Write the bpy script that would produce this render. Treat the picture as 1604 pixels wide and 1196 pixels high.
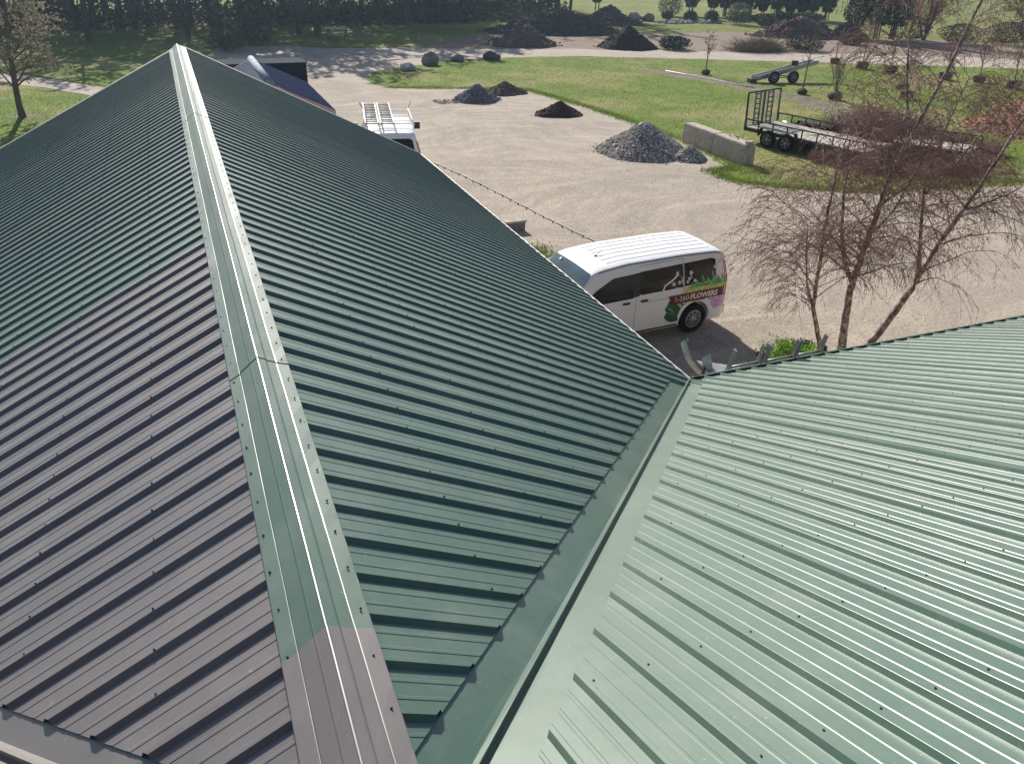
import bpy, bmesh, math, random
from mathutils import Vector, Matrix, noise
from mathutils.geometry import tessellate_polygon

R = random.Random(7)
scene = bpy.context.scene
for o in list(bpy.data.objects):
    bpy.data.objects.remove(o)
C = bpy.context.scene.collection
rad = math.radians

# ------------------------------------------------------------------ camera, light
CAM = (-0.25, 0.231, 7.615)
cd = bpy.data.cameras.new('camera')
cam = bpy.data.objects.new('camera', cd)
C.objects.link(cam)
scene.camera = cam
cd.sensor_fit = 'HORIZONTAL'
cd.sensor_width = 36.0
cd.lens = 36.0 * 1253.5 / 1604.0
cd.clip_start = 0.05
cd.clip_end = 6000
r_ = Vector((0.92898915, -0.36933797, 0.02384585))
u_ = Vector((0.16091778, 0.46109441, 0.87263819))
f_ = Vector((0.3332936, 0.80683419, -0.48778475))
m = Matrix.Identity(4)
for i in range(3):
    m[i][0] = r_[i]; m[i][1] = u_[i]; m[i][2] = -f_[i]; m[i][3] = CAM[i]
cam.matrix_world = m

SUN_EL = rad(33.0)
SUN_AZ = rad(1.5)          # azimuth measured from +Y towards +X
world = bpy.data.worlds.new('World')
scene.world = world
world.use_nodes = True
wn = world.node_tree
wn.nodes.clear()
sky = wn.nodes.new('ShaderNodeTexSky')
sky.sky_type = 'NISHITA'
sky.sun_disc = False
sky.sun_elevation = SUN_EL
sky.sun_rotation = SUN_AZ
sky.air_density = 1.0
sky.dust_density = 1.2
sky.ozone_density = 1.2
bg = wn.nodes.new('ShaderNodeBackground')
bg.inputs['Strength'].default_value = 0.080
wo = wn.nodes.new('ShaderNodeOutputWorld')
wn.links.new(sky.outputs[0], bg.inputs[0])
wn.links.new(bg.outputs[0], wo.inputs[0])
sd = bpy.data.lights.new('sun', 'SUN')
sd.energy = 5.0
sd.angle = rad(0.53)
sd.color = (1.0, 0.935, 0.83)
sun = bpy.data.objects.new('sun', sd)
C.objects.link(sun)
sdir = Vector((math.sin(SUN_AZ) * math.cos(SUN_EL), math.cos(SUN_AZ) * math.cos(SUN_EL), math.sin(SUN_EL)))
sun.rotation_euler = sdir.to_track_quat('Z', 'Y').to_euler()
sun.location = (0, 0, 30)
vs = scene.view_settings
vs.view_transform = 'Standard'
vs.look = 'None'
vs.exposure = 0.58
vs.gamma = 1
vs.use_curve_mapping = False
scene.cycles.max_bounces = 6
scene.cycles.caustics_reflective = False
scene.cycles.caustics_refractive = False

# ------------------------------------------------------------------ helpers
class MB:
    def __init__(s):
        s.v = []; s.f = []; s.sm = []
    def add(s, vs, fs, smooth=False):
        b = len(s.v)
        s.v.extend([tuple(p) for p in vs])
        for f in fs:
            s.f.append(tuple(i + b for i in f)); s.sm.append(smooth)
    def box(s, c, d, rz=0.0, ax=None):
        x, y, z = d[0] / 2, d[1] / 2, d[2] / 2
        cs, sn = math.cos(rz), math.sin(rz)
        vs = []
        for sx, sy, sz in ((-1,-1,-1),(1,-1,-1),(1,1,-1),(-1,1,-1),(-1,-1,1),(1,-1,1),(1,1,1),(-1,1,1)):
            p = Vector((sx * x, sy * y, sz * z))
            if ax is not None:
                p = ax @ p
            p = Vector((p.x * cs - p.y * sn, p.x * sn + p.y * cs, p.z))
            vs.append((c[0] + p.x, c[1] + p.y, c[2] + p.z))
        s.add(vs, [(0,3,2,1),(4,5,6,7),(0,1,5,4),(1,2,6,5),(2,3,7,6),(3,0,4,7)])
    def tube(s, pts, rads, n=6, cap=True, smooth=True):
        pts = [Vector(p) for p in pts]
        if not hasattr(rads, '__len__'):
            rads = [rads] * len(pts)
        vs = []; fs = []
        for i, p in enumerate(pts):
            t = (pts[min(i + 1, len(pts) - 1)] - pts[max(i - 1, 0)])
            if t.length < 1e-9: t = Vector((0, 0, 1))
            t.normalize()
            a = t.cross(Vector((0.13, 0.31, 0.94)) if abs(t.z) < 0.9 else Vector((1, 0.1, 0)))
            a.normalize(); b = t.cross(a)
            for k in range(n):
                an = 2 * math.pi * k / n
                vs.append(p + (a * math.cos(an) + b * math.sin(an)) * rads[i])
        for i in range(len(pts) - 1):
            for k in range(n):
                k2 = (k + 1) % n
                fs.append((i * n + k, i * n + k2, (i + 1) * n + k2, (i + 1) * n + k))
        if cap:
            fs.append(tuple(range(n))[::-1]); fs.append(tuple((len(pts) - 1) * n + k for k in range(n)))
        s.add(vs, fs, smooth)
    def bar(s, a, b, w, h=None):
        """rectangular bar from a to b"""
        h = h or w
        a = Vector(a); b = Vector(b); t = (b - a).normalized()
        up = Vector((0, 0, 1)) if abs(t.z) < 0.95 else Vector((0, 1, 0))
        x = t.cross(up).normalized(); y = x.cross(t)
        vs = []
        for p in (a, b):
            for sx, sy in ((-1,-1),(1,-1),(1,1),(-1,1)):
                vs.append(p + x * (sx * w / 2) + y * (sy * h / 2))
        s.add(vs, [(3,2,1,0),(4,5,6,7),(0,1,5,4),(1,2,6,5),(2,3,7,6),(3,0,4,7)])
    def build(s, name, mat=None, parent=None, loc=None):
        me = bpy.data.meshes.new(name)
        me.from_pydata(s.v, [], s.f)
        if any(s.sm):
            me.polygons.foreach_set('use_smooth', s.sm)
        me.update()
        o = bpy.data.objects.new(name, me)
        C.objects.link(o)
        if mat: me.materials.append(mat)
        if parent: o.parent = parent
        if loc: o.location = loc
        return o

def tag(o, label=None, cat=None, group=None, kind=None):
    if label: o['label'] = label
    if cat: o['category'] = cat
    if group: o['group'] = group
    if kind: o['kind'] = kind
    return o
def empty(name, loc=(0, 0, 0), rz=0.0, label=None, cat=None, group=None):
    o = bpy.data.objects.new(name, None)
    C.objects.link(o); o.location = loc; o.rotation_euler = (0, 0, rz)
    o.empty_display_size = 0.2
    return tag(o, label, cat, group)
def copy_tree(o, parent=None):
    c = o.copy(); C.objects.link(c)
    if parent: c.parent = parent
    for ch in list(o.children):
        copy_tree(ch, c)
    return c
def fbm(x, y, z=0.0, o=4):
    return noise.fractal(Vector((x, y, z)), 1.0, 2.0, o)

# ------------------------------------------------------------------ materials
def new_mat(name):
    m = bpy.data.materials.new(name); m.use_nodes = True
    nt = m.node_tree; nt.nodes.clear()
    out = nt.nodes.new('ShaderNodeOutputMaterial')
    b = nt.nodes.new('ShaderNodeBsdfPrincipled')
    nt.links.new(b.outputs[0], out.inputs[0])
    return m, nt, b
def N(nt, t, **kw):
    n = nt.nodes.new(t)
    for k, v in kw.items():
        if k in n.inputs: n.inputs[k].default_value = v
        else: setattr(n, k, v)
    return n
def coords(nt, scale=(1, 1, 1), rz=0.0, kind='Object'):
    tc = nt.nodes.new('ShaderNodeTexCoord')
    mp = nt.nodes.new('ShaderNodeMapping')
    mp.inputs['Scale'].default_value = scale
    mp.inputs['Rotation'].default_value = (0, 0, rz)
    nt.links.new(tc.outputs[kind], mp.inputs[0])
    return mp.outputs[0]
def nz(nt, vec, scale, detail=4, rough=0.55):
    n = N(nt, 'ShaderNodeTexNoise', Scale=scale, Detail=detail, Roughness=rough)
    nt.links.new(vec, n.inputs['Vector'])
    return n.outputs['Fac']
def ramp(nt, fac, stops):
    r = nt.nodes.new('ShaderNodeValToRGB')
    while len(r.color_ramp.elements) < len(stops): r.color_ramp.elements.new(0.5)
    for e, (p, c) in zip(r.color_ramp.elements, stops):
        e.position = p; e.color = (c[0], c[1], c[2], 1)
    nt.links.new(fac, r.inputs[0])
    return r.outputs[0]
def mix(nt, fac, a, b, mode='MIX'):
    n = nt.nodes.new('ShaderNodeMix'); n.data_type = 'RGBA'; n.blend_type = mode
    for sock, v in ((n.inputs[0], fac), (n.inputs[6], a), (n.inputs[7], b)):
        if hasattr(v, 'is_linked'): nt.links.new(v, sock)
        elif isinstance(v, (int, float)): sock.default_value = v
        else: sock.default_value = (v[0], v[1], v[2], 1)
    return n.outputs[2]
def mth(nt, op, a, b=None):
    n = nt.nodes.new('ShaderNodeMath'); n.operation = op
    for i, v in enumerate((a, b)):
        if v is None: continue
        if hasattr(v, 'is_linked'): nt.links.new(v, n.inputs[i])
        else: n.inputs[i].default_value = v
    return n.outputs[0]
def bump(nt, b, h, strength=0.3, dist=0.02):
    n = N(nt, 'ShaderNodeBump', Strength=strength, Distance=dist)
    nt.links.new(h, n.inputs['Height'])
    nt.links.new(n.outputs[0], b.inputs['Normal'])
    return n
def simple(name, col, rough=0.6, metal=0.0, var=0.15, scale=6.0, bmp=0.0, spec=0.5, bscale=None, kind='Object'):
    m, nt, b = new_mat(name)
    v = coords(nt, kind=kind)
    n1 = nz(nt, v, scale)
    dark = tuple(max(0, c * (1 - var)) for c in col); lite = tuple(min(1, c * (1 + var)) for c in col)
    nt.links.new(ramp(nt, n1, [(0.3, dark), (0.7, lite)]), b.inputs['Base Color'])
    b.inputs['Roughness'].default_value = rough
    b.inputs['Metallic'].default_value = metal
    b.inputs['Specular IOR Level'].default_value = spec if rough < 0.84 else 0.12
    if bmp: bump(nt, b, nz(nt, v, bscale or scale * 4), bmp, 0.02)
    return m

def metal_paint(name, col, seed=0.0, spec=0.55, rough=0.47, coat=0.55, metal=0.0, dust=0.14, dustcol=(0.45, 0.43, 0.38)):
    m, nt, b = new_mat(name)
    v = coords(nt)
    big = nz(nt, v, 0.7, 3)
    fine = nz(nt, v, 9.0, 5, 0.7)
    scuff = nz(nt, v, 2.2, 6, 0.75)
    base = mix(nt, mth(nt, 'MULTIPLY', fine, 0.5), tuple(c * 0.82 for c in col), tuple(c * 1.2 for c in col))
    oi = nt.nodes.new('ShaderNodeObjectInfo')
    base = mix(nt, 1.0, base, ramp(nt, oi.outputs['Random'], [(0.0, (0.90, 0.91, 0.92)), (1.0, (1.10, 1.08, 1.06))]), 'MULTIPLY')
    mask = ramp(nt, scuff, [(0.48, (0, 0, 0)), (0.80, (1, 1, 1))])
    d1 = mix(nt, mth(nt, 'MULTIPLY', mask, dust), base, dustcol)
    specks = ramp(nt, nz(nt, v, 26.0, 3, 0.6), [(0.70, (0, 0, 0)), (0.75, (1, 1, 1))])
    d2 = mix(nt, mth(nt, 'MULTIPLY', specks, 0.22), d1, (0.55, 0.55, 0.52))
    nt.links.new(d2, b.inputs['Base Color'])
    rr = nt.nodes.new('ShaderNodeMapRange')
    rr.inputs['From Min'].default_value = 0.3; rr.inputs['From Max'].default_value = 0.7
    rr.inputs['To Min'].default_value = rough - 0.03; rr.inputs['To Max'].default_value = rough + 0.10
    nt.links.new(big, rr.inputs[0]); nt.links.new(rr.outputs[0], b.inputs['Roughness'])
    b.inputs['Specular IOR Level'].default_value = spec
    b.inputs['Coat Weight'].default_value = coat
    b.inputs['Coat Roughness'].default_value = 0.33
    b.inputs['Coat IOR'].default_value = 1.6
    b.inputs['Metallic'].default_value = metal
    oil = nz(nt, v, 2.3, 2, 0.4)
    bump(nt, b, oil, 0.45, 0.010)
    return m
M = {}
M['green'] = metal_paint('green painted steel', (0.056, 0.114, 0.082))
M['brown'] = metal_paint('brown painted steel', (0.128, 0.112, 0.112))
M['navy'] = metal_paint('dark blue painted steel', (0.022, 0.050, 0.150), dust=0.0, coat=0.0, metal=0.0, spec=0.2)
M['navydark'] = simple('navy siding', (0.012, 0.022, 0.036), 0.95, var=0.2, scale=2, spec=0.05)
M['screw'] = simple('screw steel', (0.05, 0.06, 0.055), 0.4, metal=0.5)
M['deck'] = simple('roof deck boards', (0.10, 0.08, 0.06), 0.9)
M['trimwhite'] = simple('pale eave trim', (0.55, 0.56, 0.54), 0.4, var=0.25, scale=9)
M['siding'] = simple('cream siding', (0.50, 0.46, 0.38), 0.7, var=0.08, scale=3)
M['fascia'] = simple('rose brown fascia', (0.36, 0.25, 0.24), 0.6, var=0.1)
M['galv'] = simple('galvanised steel', (0.72, 0.68, 0.66), 0.35, metal=0.5, var=0.25, scale=12, bmp=0.15)
M['alu'] = simple('weathered aluminium', (0.40, 0.39, 0.38), 0.45, metal=0.6, var=0.2, scale=10)
M['oldcap'] = simple('weathered blue grey cap', (0.20, 0.25, 0.30), 0.8, var=0.4, scale=5, spec=0.2)
M['edge'] = simple('pale plastic edging', (0.42, 0.37, 0.32), 0.5, var=0.35, scale=5)
M['black'] = simple('black painted steel', (0.016, 0.017, 0.018), 0.45, var=0.3)
M['rubber'] = simple('tyre rubber', (0.02, 0.02, 0.02), 0.85, var=0.3, scale=20, bmp=0.3)
M['rimgrey'] = simple('silver wheel trim', (0.42, 0.43, 0.45), 0.35, metal=0.5, var=0.1)
M['deckwood'] = simple('bleached trailer planks', (0.42, 0.38, 0.33), 0.8, var=0.3, scale=7, bmp=0.4)
M['concrete'] = simple('cast concrete', (0.40, 0.36, 0.30), 0.9, var=0.22, scale=4, bmp=0.5, bscale=30)
M['rock'] = simple('field boulder', (0.20, 0.178, 0.155), 0.9, var=0.4, scale=3, bmp=1.0, bscale=9)
M['rock2'] = simple('rubble stone', (0.32, 0.31, 0.30), 0.9, var=0.4, scale=5, bmp=0.8, bscale=12)
M['bark'] = simple('grey bark', (0.12, 0.10, 0.085), 0.95, var=0.4, scale=8, bmp=0.8)
M['barkdark'] = simple('dark bark', (0.060, 0.052, 0.048), 0.95, var=0.4, scale=8, bmp=0.8)
M['sapling'] = simple('young bark', (0.20, 0.15, 0.12), 0.9, var=0.3, scale=8)
M['burlap'] = simple('burlap root ball', (0.10, 0.075, 0.055), 0.95, var=0.4, scale=7, bmp=1.0)
M['white'] = simple('white car paint', (0.78, 0.78, 0.78), 0.28, var=0.03, scale=1.5, spec=0.6)
M['glass'] = simple('tinted car glass', (0.008, 0.009, 0.011), 0.08, var=0.1, spec=0.35)
M['screen'] = simple('windscreen glass', (0.05, 0.09, 0.11), 0.05, var=0.5, scale=2, spec=0.9)
M['plastic'] = simple('black plastic', (0.02, 0.02, 0.022), 0.5)
M['maroon'] = simple('maroon vinyl', (0.13, 0.012, 0.030), 0.35, var=0.12)
M['letter'] = simple('white vinyl letters', (0.75, 0.72, 0.74), 0.4, var=0.03)
M['vinyl_green'] = simple('leaf green vinyl', (0.10, 0.33, 0.12), 0.4, var=0.6, scale=9)
M['vinyl_dark'] = simple('dark green vinyl', (0.02, 0.09, 0.05), 0.4, var=0.6, scale=14)
M['vinyl_pink'] = simple('orchid pink vinyl', (0.62, 0.33, 0.62), 0.4, var=0.35, scale=12)
M['vinyl_yellow'] = simple('yellow green vinyl', (0.50, 0.52, 0.16), 0.4, var=0.4, scale=10)
M['vinyl_red'] = simple('dark red vinyl', (0.16, 0.03, 0.03), 0.4, var=0.6, scale=13)
M['taillight'] = simple('red tail light', (0.35, 0.01, 0.012), 0.2, var=0.1)
M['twig'] = simple('purple brown twigs', (0.25, 0.155, 0.135), 0.9, var=0.3, scale=6)
M['dogwood'] = simple('burgundy dogwood stems', (0.13, 0.055, 0.062), 0.8, var=0.45, scale=3)
M['drystem'] = simple('dry stems', (0.22, 0.17, 0.12), 0.9, var=0.3, scale=4)

def birch_bark():
    m, nt, b = new_mat('birch bark')
    v = coords(nt)
    n = nz(nt, v, 9.0, 5, 0.7)
    col = ramp(nt, n, [(0.38, (0.055, 0.040, 0.032)), (0.50, (0.22, 0.16, 0.13)), (0.62, (0.50, 0.45, 0.40))])
    nt.links.new(col, b.inputs['Base Color'])
    b.inputs['Roughness'].default_value = 0.85
    bump(nt, b, n, 0.6, 0.01)
    return m
M['birch'] = birch_bark()

def leafmat(name, c1, c2, tr=0.25, scale=0.6):
    m, nt, b = new_mat(name)
    v = coords(nt)
    n = nz(nt, v, scale, 4, 0.7)
    col = ramp(nt, n, [(0.35, c1), (0.65, c2)])
    nt.links.new(col, b.inputs['Base Color'])
    b.inputs['Roughness'].default_value = 0.7
    b.inputs['Specular IOR Level'].default_value = 0.25
    out = [x for x in nt.nodes if x.type == 'OUTPUT_MATERIAL'][0]
    t = nt.nodes.new('ShaderNodeBsdfTranslucent')
    nt.links.new(col, t.inputs[0])
    ms = nt.nodes.new('ShaderNodeMixShader'); ms.inputs[0].default_value = tr
    nt.links.new(b.outputs[0], ms.inputs[1]); nt.links.new(t.outputs[0], ms.inputs[2])
    nt.links.new(ms.outputs[0], out.inputs[0])
    return m
M['cedar'] = leafmat('cedar foliage', (0.010, 0.030, 0.014), (0.030, 0.065, 0.028), 0.08)
M['conifer'] = leafmat('conifer foliage', (0.012, 0.030, 0.018), (0.035, 0.065, 0.030), 0.1)
M['woodleaf'] = leafmat('budding foliage', (0.045, 0.060, 0.025), (0.11, 0.12, 0.05), 0.3)
M['wooddull'] = leafmat('dull woodland twigs', (0.035, 0.036, 0.030), (0.085, 0.080, 0.060), 0.2)
M['shrub'] = leafmat('olive shrub foliage', (0.05, 0.065, 0.03), (0.12, 0.13, 0.06), 0.25)
M['bud'] = leafmat('pale tree buds', (0.30, 0.26, 0.20), (0.46, 0.40, 0.28), 0.3)
M['freshleaf'] = leafmat('fresh green leaves', (0.10, 0.22, 0.03), (0.22, 0.38, 0.06), 0.35, 5)
M['blade'] = leafmat('grass blades', (0.095, 0.160, 0.022), (0.19, 0.25, 0.045), 0.4, 0.8)
M['blade_dry'] = leafmat('dry grass blades', (0.16, 0.13, 0.05), (0.26, 0.22, 0.08), 0.3, 0.8)
M['redbud'] = simple('red brown buds', (0.16, 0.05, 0.05), 0.8, var=0.4)

def grass_mat(name, a, b_, dry, dirtamt=0.25, scale=1.0):
    m, nt, b = new_mat(name)
    v = coords(nt)
    n1 = nz(nt, v, 0.16 * scale, 5, 0.65)
    n2 = nz(nt, v, 1.3 * scale, 6, 0.75)
    n3 = nz(nt, v, 9.0, 4, 0.8)
    c1 = mix(nt, ramp(nt, n2, [(0.30, (0, 0, 0)), (0.70, (1, 1, 1))]), a, b_)
    c2 = mix(nt, mth(nt, 'MULTIPLY', ramp(nt, n1, [(0.46, (0, 0, 0)), (0.66, (1, 1, 1))]), dirtamt * 2), c1, dry)
    c3 = mix(nt, 1.0, c2, ramp(nt, n3, [(0.25, (0.55, 0.55, 0.55)), (0.75, (1.35, 1.35, 1.35))]), 'MULTIPLY')
    nt.links.new(c3, b.inputs['Base Color'])
    b.inputs['Roughness'].default_value = 0.95
    b.inputs['Specular IOR Level'].default_value = 0.15
    hsum = mth(nt, 'ADD', mth(nt, 'MULTIPLY', n3, 0.5), n2)
    bump(nt, b, hsum, 1.0, 0.12)
    return m
M['lawn'] = grass_mat('lawn', (0.085, 0.155, 0.018), (0.20, 0.26, 0.045), (0.32, 0.28, 0.13), 0.5)
M['field'] = grass_mat('far grass', (0.110, 0.140, 0.030), (0.21, 0.235, 0.065), (0.29, 0.27, 0.12), 0.35, 0.6)

def gravel_mat(name, base, light, dark, streak_rz=0.5, streak=0.6):
    m, nt, b = new_mat(name)
    v = coords(nt)
    wn_ = N(nt, 'ShaderNodeTexNoise', Scale=0.07, Detail=2); nt.links.new(v, wn_.inputs['Vector'])
    vm = nt.nodes.new('ShaderNodeVectorMath'); vm.operation = 'MULTIPLY_ADD'
    nt.links.new(wn_.outputs['Color'], vm.inputs[0]); vm.inputs[1].default_value = (14, 14, 0); nt.links.new(v, vm.inputs[2])
    def warped(scale, rz):
        mp = nt.nodes.new('ShaderNodeMapping'); mp.inputs['Scale'].default_value = scale; mp.inputs['Rotation'].default_value = (0, 0, rz)
        nt.links.new(vm.outputs[0], mp.inputs[0]); return mp.outputs[0]
    patch = nz(nt, vm.outputs[0], 0.30, 6, 0.7)
    sv = warped((0.16, 1.5, 1), streak_rz)
    tracks = nz(nt, sv, 1.0, 6, 0.65)
    sv2 = warped((1.6, 0.16, 1), 0.25)
    tracks2 = nz(nt, sv2, 1.0, 5, 0.65)
    peb = N(nt, 'ShaderNodeTexVoronoi', Scale=26.0); nt.links.new(v, peb.inputs['Vector'])
    fine = nz(nt, v, 14.0, 6, 0.85)
    c = mix(nt, ramp(nt, patch, [(0.36, (0, 0, 0)), (0.66, (1, 1, 1))]), base, tuple(0.45 * x + 0.55 * y for x, y in zip(base, dark)))
    med = nz(nt, vm.outputs[0], 1.1, 8, 0.8)
    c = mix(nt, ramp(nt, med, [(0.46, (0, 0, 0)), (0.66, (0.38, 0.38, 0.38))]), c, light)
    c = mix(nt, mth(nt, 'MULTIPLY', ramp(nt, tracks, [(0.50, (0, 0, 0)), (0.68, (1, 1, 1))]), streak), c, light)
    c = mix(nt, mth(nt, 'MULTIPLY', ramp(nt, tracks2, [(0.54, (0, 0, 0)), (0.72, (1, 1, 1))]), streak * 0.8), c, dark)
    c = mix(nt, 0.85, c, ramp(nt, fine, [(0.30, (0.42, 0.42, 0.43)), (0.50, (1, 1, 1)), (0.72, (1.6, 1.57, 1.52))]), 'MULTIPLY')
    nt.links.new(c, b.inputs['Base Color'])
    b.inputs['Roughness'].default_value = 0.95
    b.inputs['Specular IOR Level'].default_value = 0.2
    h = mth(nt, 'ADD', mth(nt, 'MULTIPLY', peb.outputs['Distance'], 0.35), fine)
    bump(nt, b, h, 0.7, 0.035)
    return m
M['gravel'] = gravel_mat('gravel yard', (0.385, 0.330, 0.278), (0.56, 0.485, 0.39), (0.22, 0.19, 0.165), streak=0.42)
M['road'] = gravel_mat('dirt road', (0.40, 0.35, 0.30), (0.52, 0.47, 0.41), (0.28, 0.24, 0.21), 0.35, 0.5)
M['dirt'] = gravel_mat('bare dirt', (0.235, 0.180, 0.145), (0.34, 0.28, 0.22), (0.14, 0.11, 0.085), 0.3, 0.5)
M['bed'] = gravel_mat('leaf litter strip', (0.20, 0.165, 0.125), (0.36, 0.32, 0.26), (0.10, 0.085, 0.06), 1.2, 0.6)
M['pile_stone'] = simple('grey pile stone', (0.44, 0.40, 0.36), 0.9, var=0.6, scale=9, bmp=0.6)
M['pile_stone_base'] = simple('grey pile fines', (0.19, 0.175, 0.165), 0.95, var=0.4, scale=9, bmp=1.0)
M['pile_blue'] = simple('blue grey rock', (0.17, 0.175, 0.19), 0.85, var=0.5, scale=6, bmp=0.6)
M['pile_brown'] = simple('brown topsoil', (0.13, 0.10, 0.08), 0.95, var=0.5, scale=7, bmp=1.0)
M['pile_dark'] = simple('dark mulch', (0.055, 0.038, 0.032), 0.95, var=0.5, scale=9, bmp=1.0)
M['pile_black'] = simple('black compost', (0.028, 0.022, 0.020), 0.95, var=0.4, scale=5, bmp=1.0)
M['pile_orange'] = simple('rust orange mulch', (0.27, 0.150, 0.095), 0.95, var=0.4, scale=9, bmp=1.0)
M['pile_mulch'] = simple('reddish bark mulch', (0.15, 0.095, 0.085), 0.95, var=0.5, scale=4, bmp=1.0)
M['pile_wood'] = simple('old earth bank', (0.060, 0.055, 0.052), 0.95, var=0.5, scale=2, bmp=1.0)

# ------------------------------------------------------------------ terrain
def sheet(name, pts, z, mat, rough=0.25, step=0.8, kind='structure'):
    out = []
    n = len(pts)
    for i in range(n):
        a = Vector(pts[i]); b = Vector(pts[(i + 1) % n])
        L = (b - a).length; k = max(1, int(L / step))
        d = (b - a) / max(L, 1e-6); nn = Vector((-d.y, d.x))
        for j in range(k):
            p = a + (b - a) * (j / k)
            amp = rough * (fbm(p.x * 0.45, p.y * 0.45, z * 50) + 0.5 * fbm(p.x * 2.1, p.y * 2.1, 3))
            out.append(p + nn * amp)
    poly = [Vector((p.x, p.y, 0)) for p in out]
    tris = tessellate_polygon([poly])
    mb = MB(); mb.add([(p.x, p.y, z) for p in out], [tuple(t) for t in tris])
    o = mb.build(name, mat)
    me = o.data
    bm = bmesh.new(); bm.from_mesh(me)
    bmesh.ops.recalc_face_normals(bm, faces=bm.faces)
    for f in bm.faces:
        if f.normal.z < 0: f.normal_flip()
    bm.to_mesh(me); bm.free()
    if kind: o['kind'] = kind
    return o

g = MB(); g.add([(-900, -700, 0), (1100, -700, 0), (1100, 1300, 0), (-900, 1300, 0)], [(0, 1, 2, 3)])
g.build('ground', M['field'])['kind'] = 'structure'
# dirt apron behind the road, where the piles stand
sheet('dirt_ground', [(14, 62.5), (16.3, 65.9), (21.6, 69.5), (29, 72.3), (38, 71.5), (43, 68.5), (48, 69.5), (53.6, 68.6), (60, 62.8), (72, 56), (86, 50), (90, 40), (71, 43), (50, 51.5), (28, 58.5)], 0.004, M['dirt'], 0.8)
sheet('dirt_road', [(7, 65.9), (10.1, 63.9), (16.6, 63.1), (22, 61.2), (28.8, 60.2), (38.2, 57.0), (50.5, 53.0), (61.9, 47.9), (80, 41.5), (110, 30), (108, 26), (66, 40.4), (57.2, 43.6), (46.6, 48.3), (35.9, 52.8), (27.2, 56.2), (20, 56), (10, 50), (8, 52)], 0.008, M['road'], 0.3)
sheet('gravel_yard', [(3, 66), (7.6, 65.9), (10.4, 63.9), (14, 57), (12, 49), (11.0, 45.9), (14, 45.0), (18.2, 43.6), (18.8, 41), (19.4, 37.6), (19.7, 34.2), (19.9, 29.8), (19.4, 25.4), (18.2, 25.1), (18.2, 23.6), (19.8, 22.1), (22.8, 21.0), (28.7, 20.5), (36, 20.4), (60, 17), (80, 5), (60, -30), (-14, -30), (-12, 20), (-1.8, 38), (-1.5, 44), (1, 50)], 0.012, M['gravel'], 0.35, 0.6)
sheet('lawn', [(10.2, 49.0), (11.4, 52.2), (14.1, 53.9), (17.2, 55.7), (20.4, 56.7), (27.2, 56.3), (35.9, 53.0), (46.6, 48.5), (57.2, 43.7), (66, 40.6), (60, 28), (50, 21), (36, 20.6), (28.7, 20.8), (22.8, 21.3), (19.7, 22.5), (18.1, 23.9), (18.0, 25.4), (19.2, 25.7), (19.6, 30.1), (19.4, 34.6), (19.1, 38), (18.5, 41.4), (18, 43.8), (13.9, 45.2), (10.8, 46.2)], 0.016, M['lawn'], 0.35, 0.5)
sheet('litter_strip', [(27.4, 49.5), (30.5, 49.3), (31.6, 45.0), (32.6, 41), (33.0, 37.4), (33.0, 34), (31.0, 31), (28.8, 31.3), (30.2, 34), (30.9, 37), (30.7, 41), (29.9, 44.6), (28.2, 48)], 0.020, M['bed'], 0.7)
sheet('driveway', [(-30, 76), (-17.4, 64.3), (-9.4, 56.7), (-7.2, 53.9), (-4.8, 50.9), (-2.5, 47.7), (0, 44), (0.5, 41.5), (-2.5, 45.1), (-4.6, 47.8), (-6.9, 50.7), (-8.9, 52.9), (-16.4, 60), (-30, 72)], 0.016, M['road'], 0.15)
sheet('side_lawn', [(-30, 71.5), (-16.6, 59.8), (-9.1, 52.6), (-7.0, 50.5), (-4.7, 47.6), (-2.6, 44.9), (-1.9, 42), (-2.5, 36), (-12, 18), (-60, 18), (-60, 60)], 0.020, M['lawn'], 0.2)
sheet('back_lawn', [(-60, 64), (-30, 76.5), (-17.6, 64.6), (-9.5, 57.0), (-7.1, 54.2), (-4.6, 51.2), (-2.3, 48.0), (0.5, 50.5), (3, 66), (7.2, 66.2), (10.2, 64.2), (16.6, 63.5), (21, 66), (24, 71), (30, 78), (36, 90), (20, 100), (-30, 100), (-70, 95)], 0.024, M['lawn'], 0.3)

# ------------------------------------------------------------------ main building
TT = math.tan(0.466); TP = math.tan(0.4037)
W = 4.9018; YC = 7.1709; RZ = 5.5; YF = 18.93; YS = 0.2; P = 0.2286
ZE = RZ - W * TT
ZC = ZE + (YC - YS) * TP
XW0, XW1 = -14.0, 18.0
bld = empty('metal_roofed_building', (0, 0, 0), 0, 'long building with green and brown ribbed metal roofs meeting in a valley', 'building')
PAN = -0.0235
def xv(y):      # x of the valley line at y
    return max(0.0, (y - (YC - W * TT / TP)) * TP / TT)
def yv(x):
    return YC - (W - x) * TT / TP
def profile():
    pr = []
    for k in range(4):
        s0 = k * P
        pr += [(s0 - 0.023, PAN), (s0 - 0.0105, -0.0012), (s0 - 0.0085, 0), (s0 + 0.0085, 0), (s0 + 0.0105, -0.0012), (s0 + 0.023, PAN)]
        for q in (0.0762, 0.1524):
            pr += [(s0 + q - 0.010, PAN), (s0 + q - 0.006, PAN + 0.0022), (s0 + q + 0.006, PAN + 0.0022), (s0 + q + 0.010, PAN)]
    s0 = 4 * P
    pr += [(s0 - 0.0235, PAN + 0.0014), (s0 - 0.0105, 0.0018), (s0 + 0.0108, 0.0018), (s0 + 0.0165, -0.011)]
    return pr
PR = profile()
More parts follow.
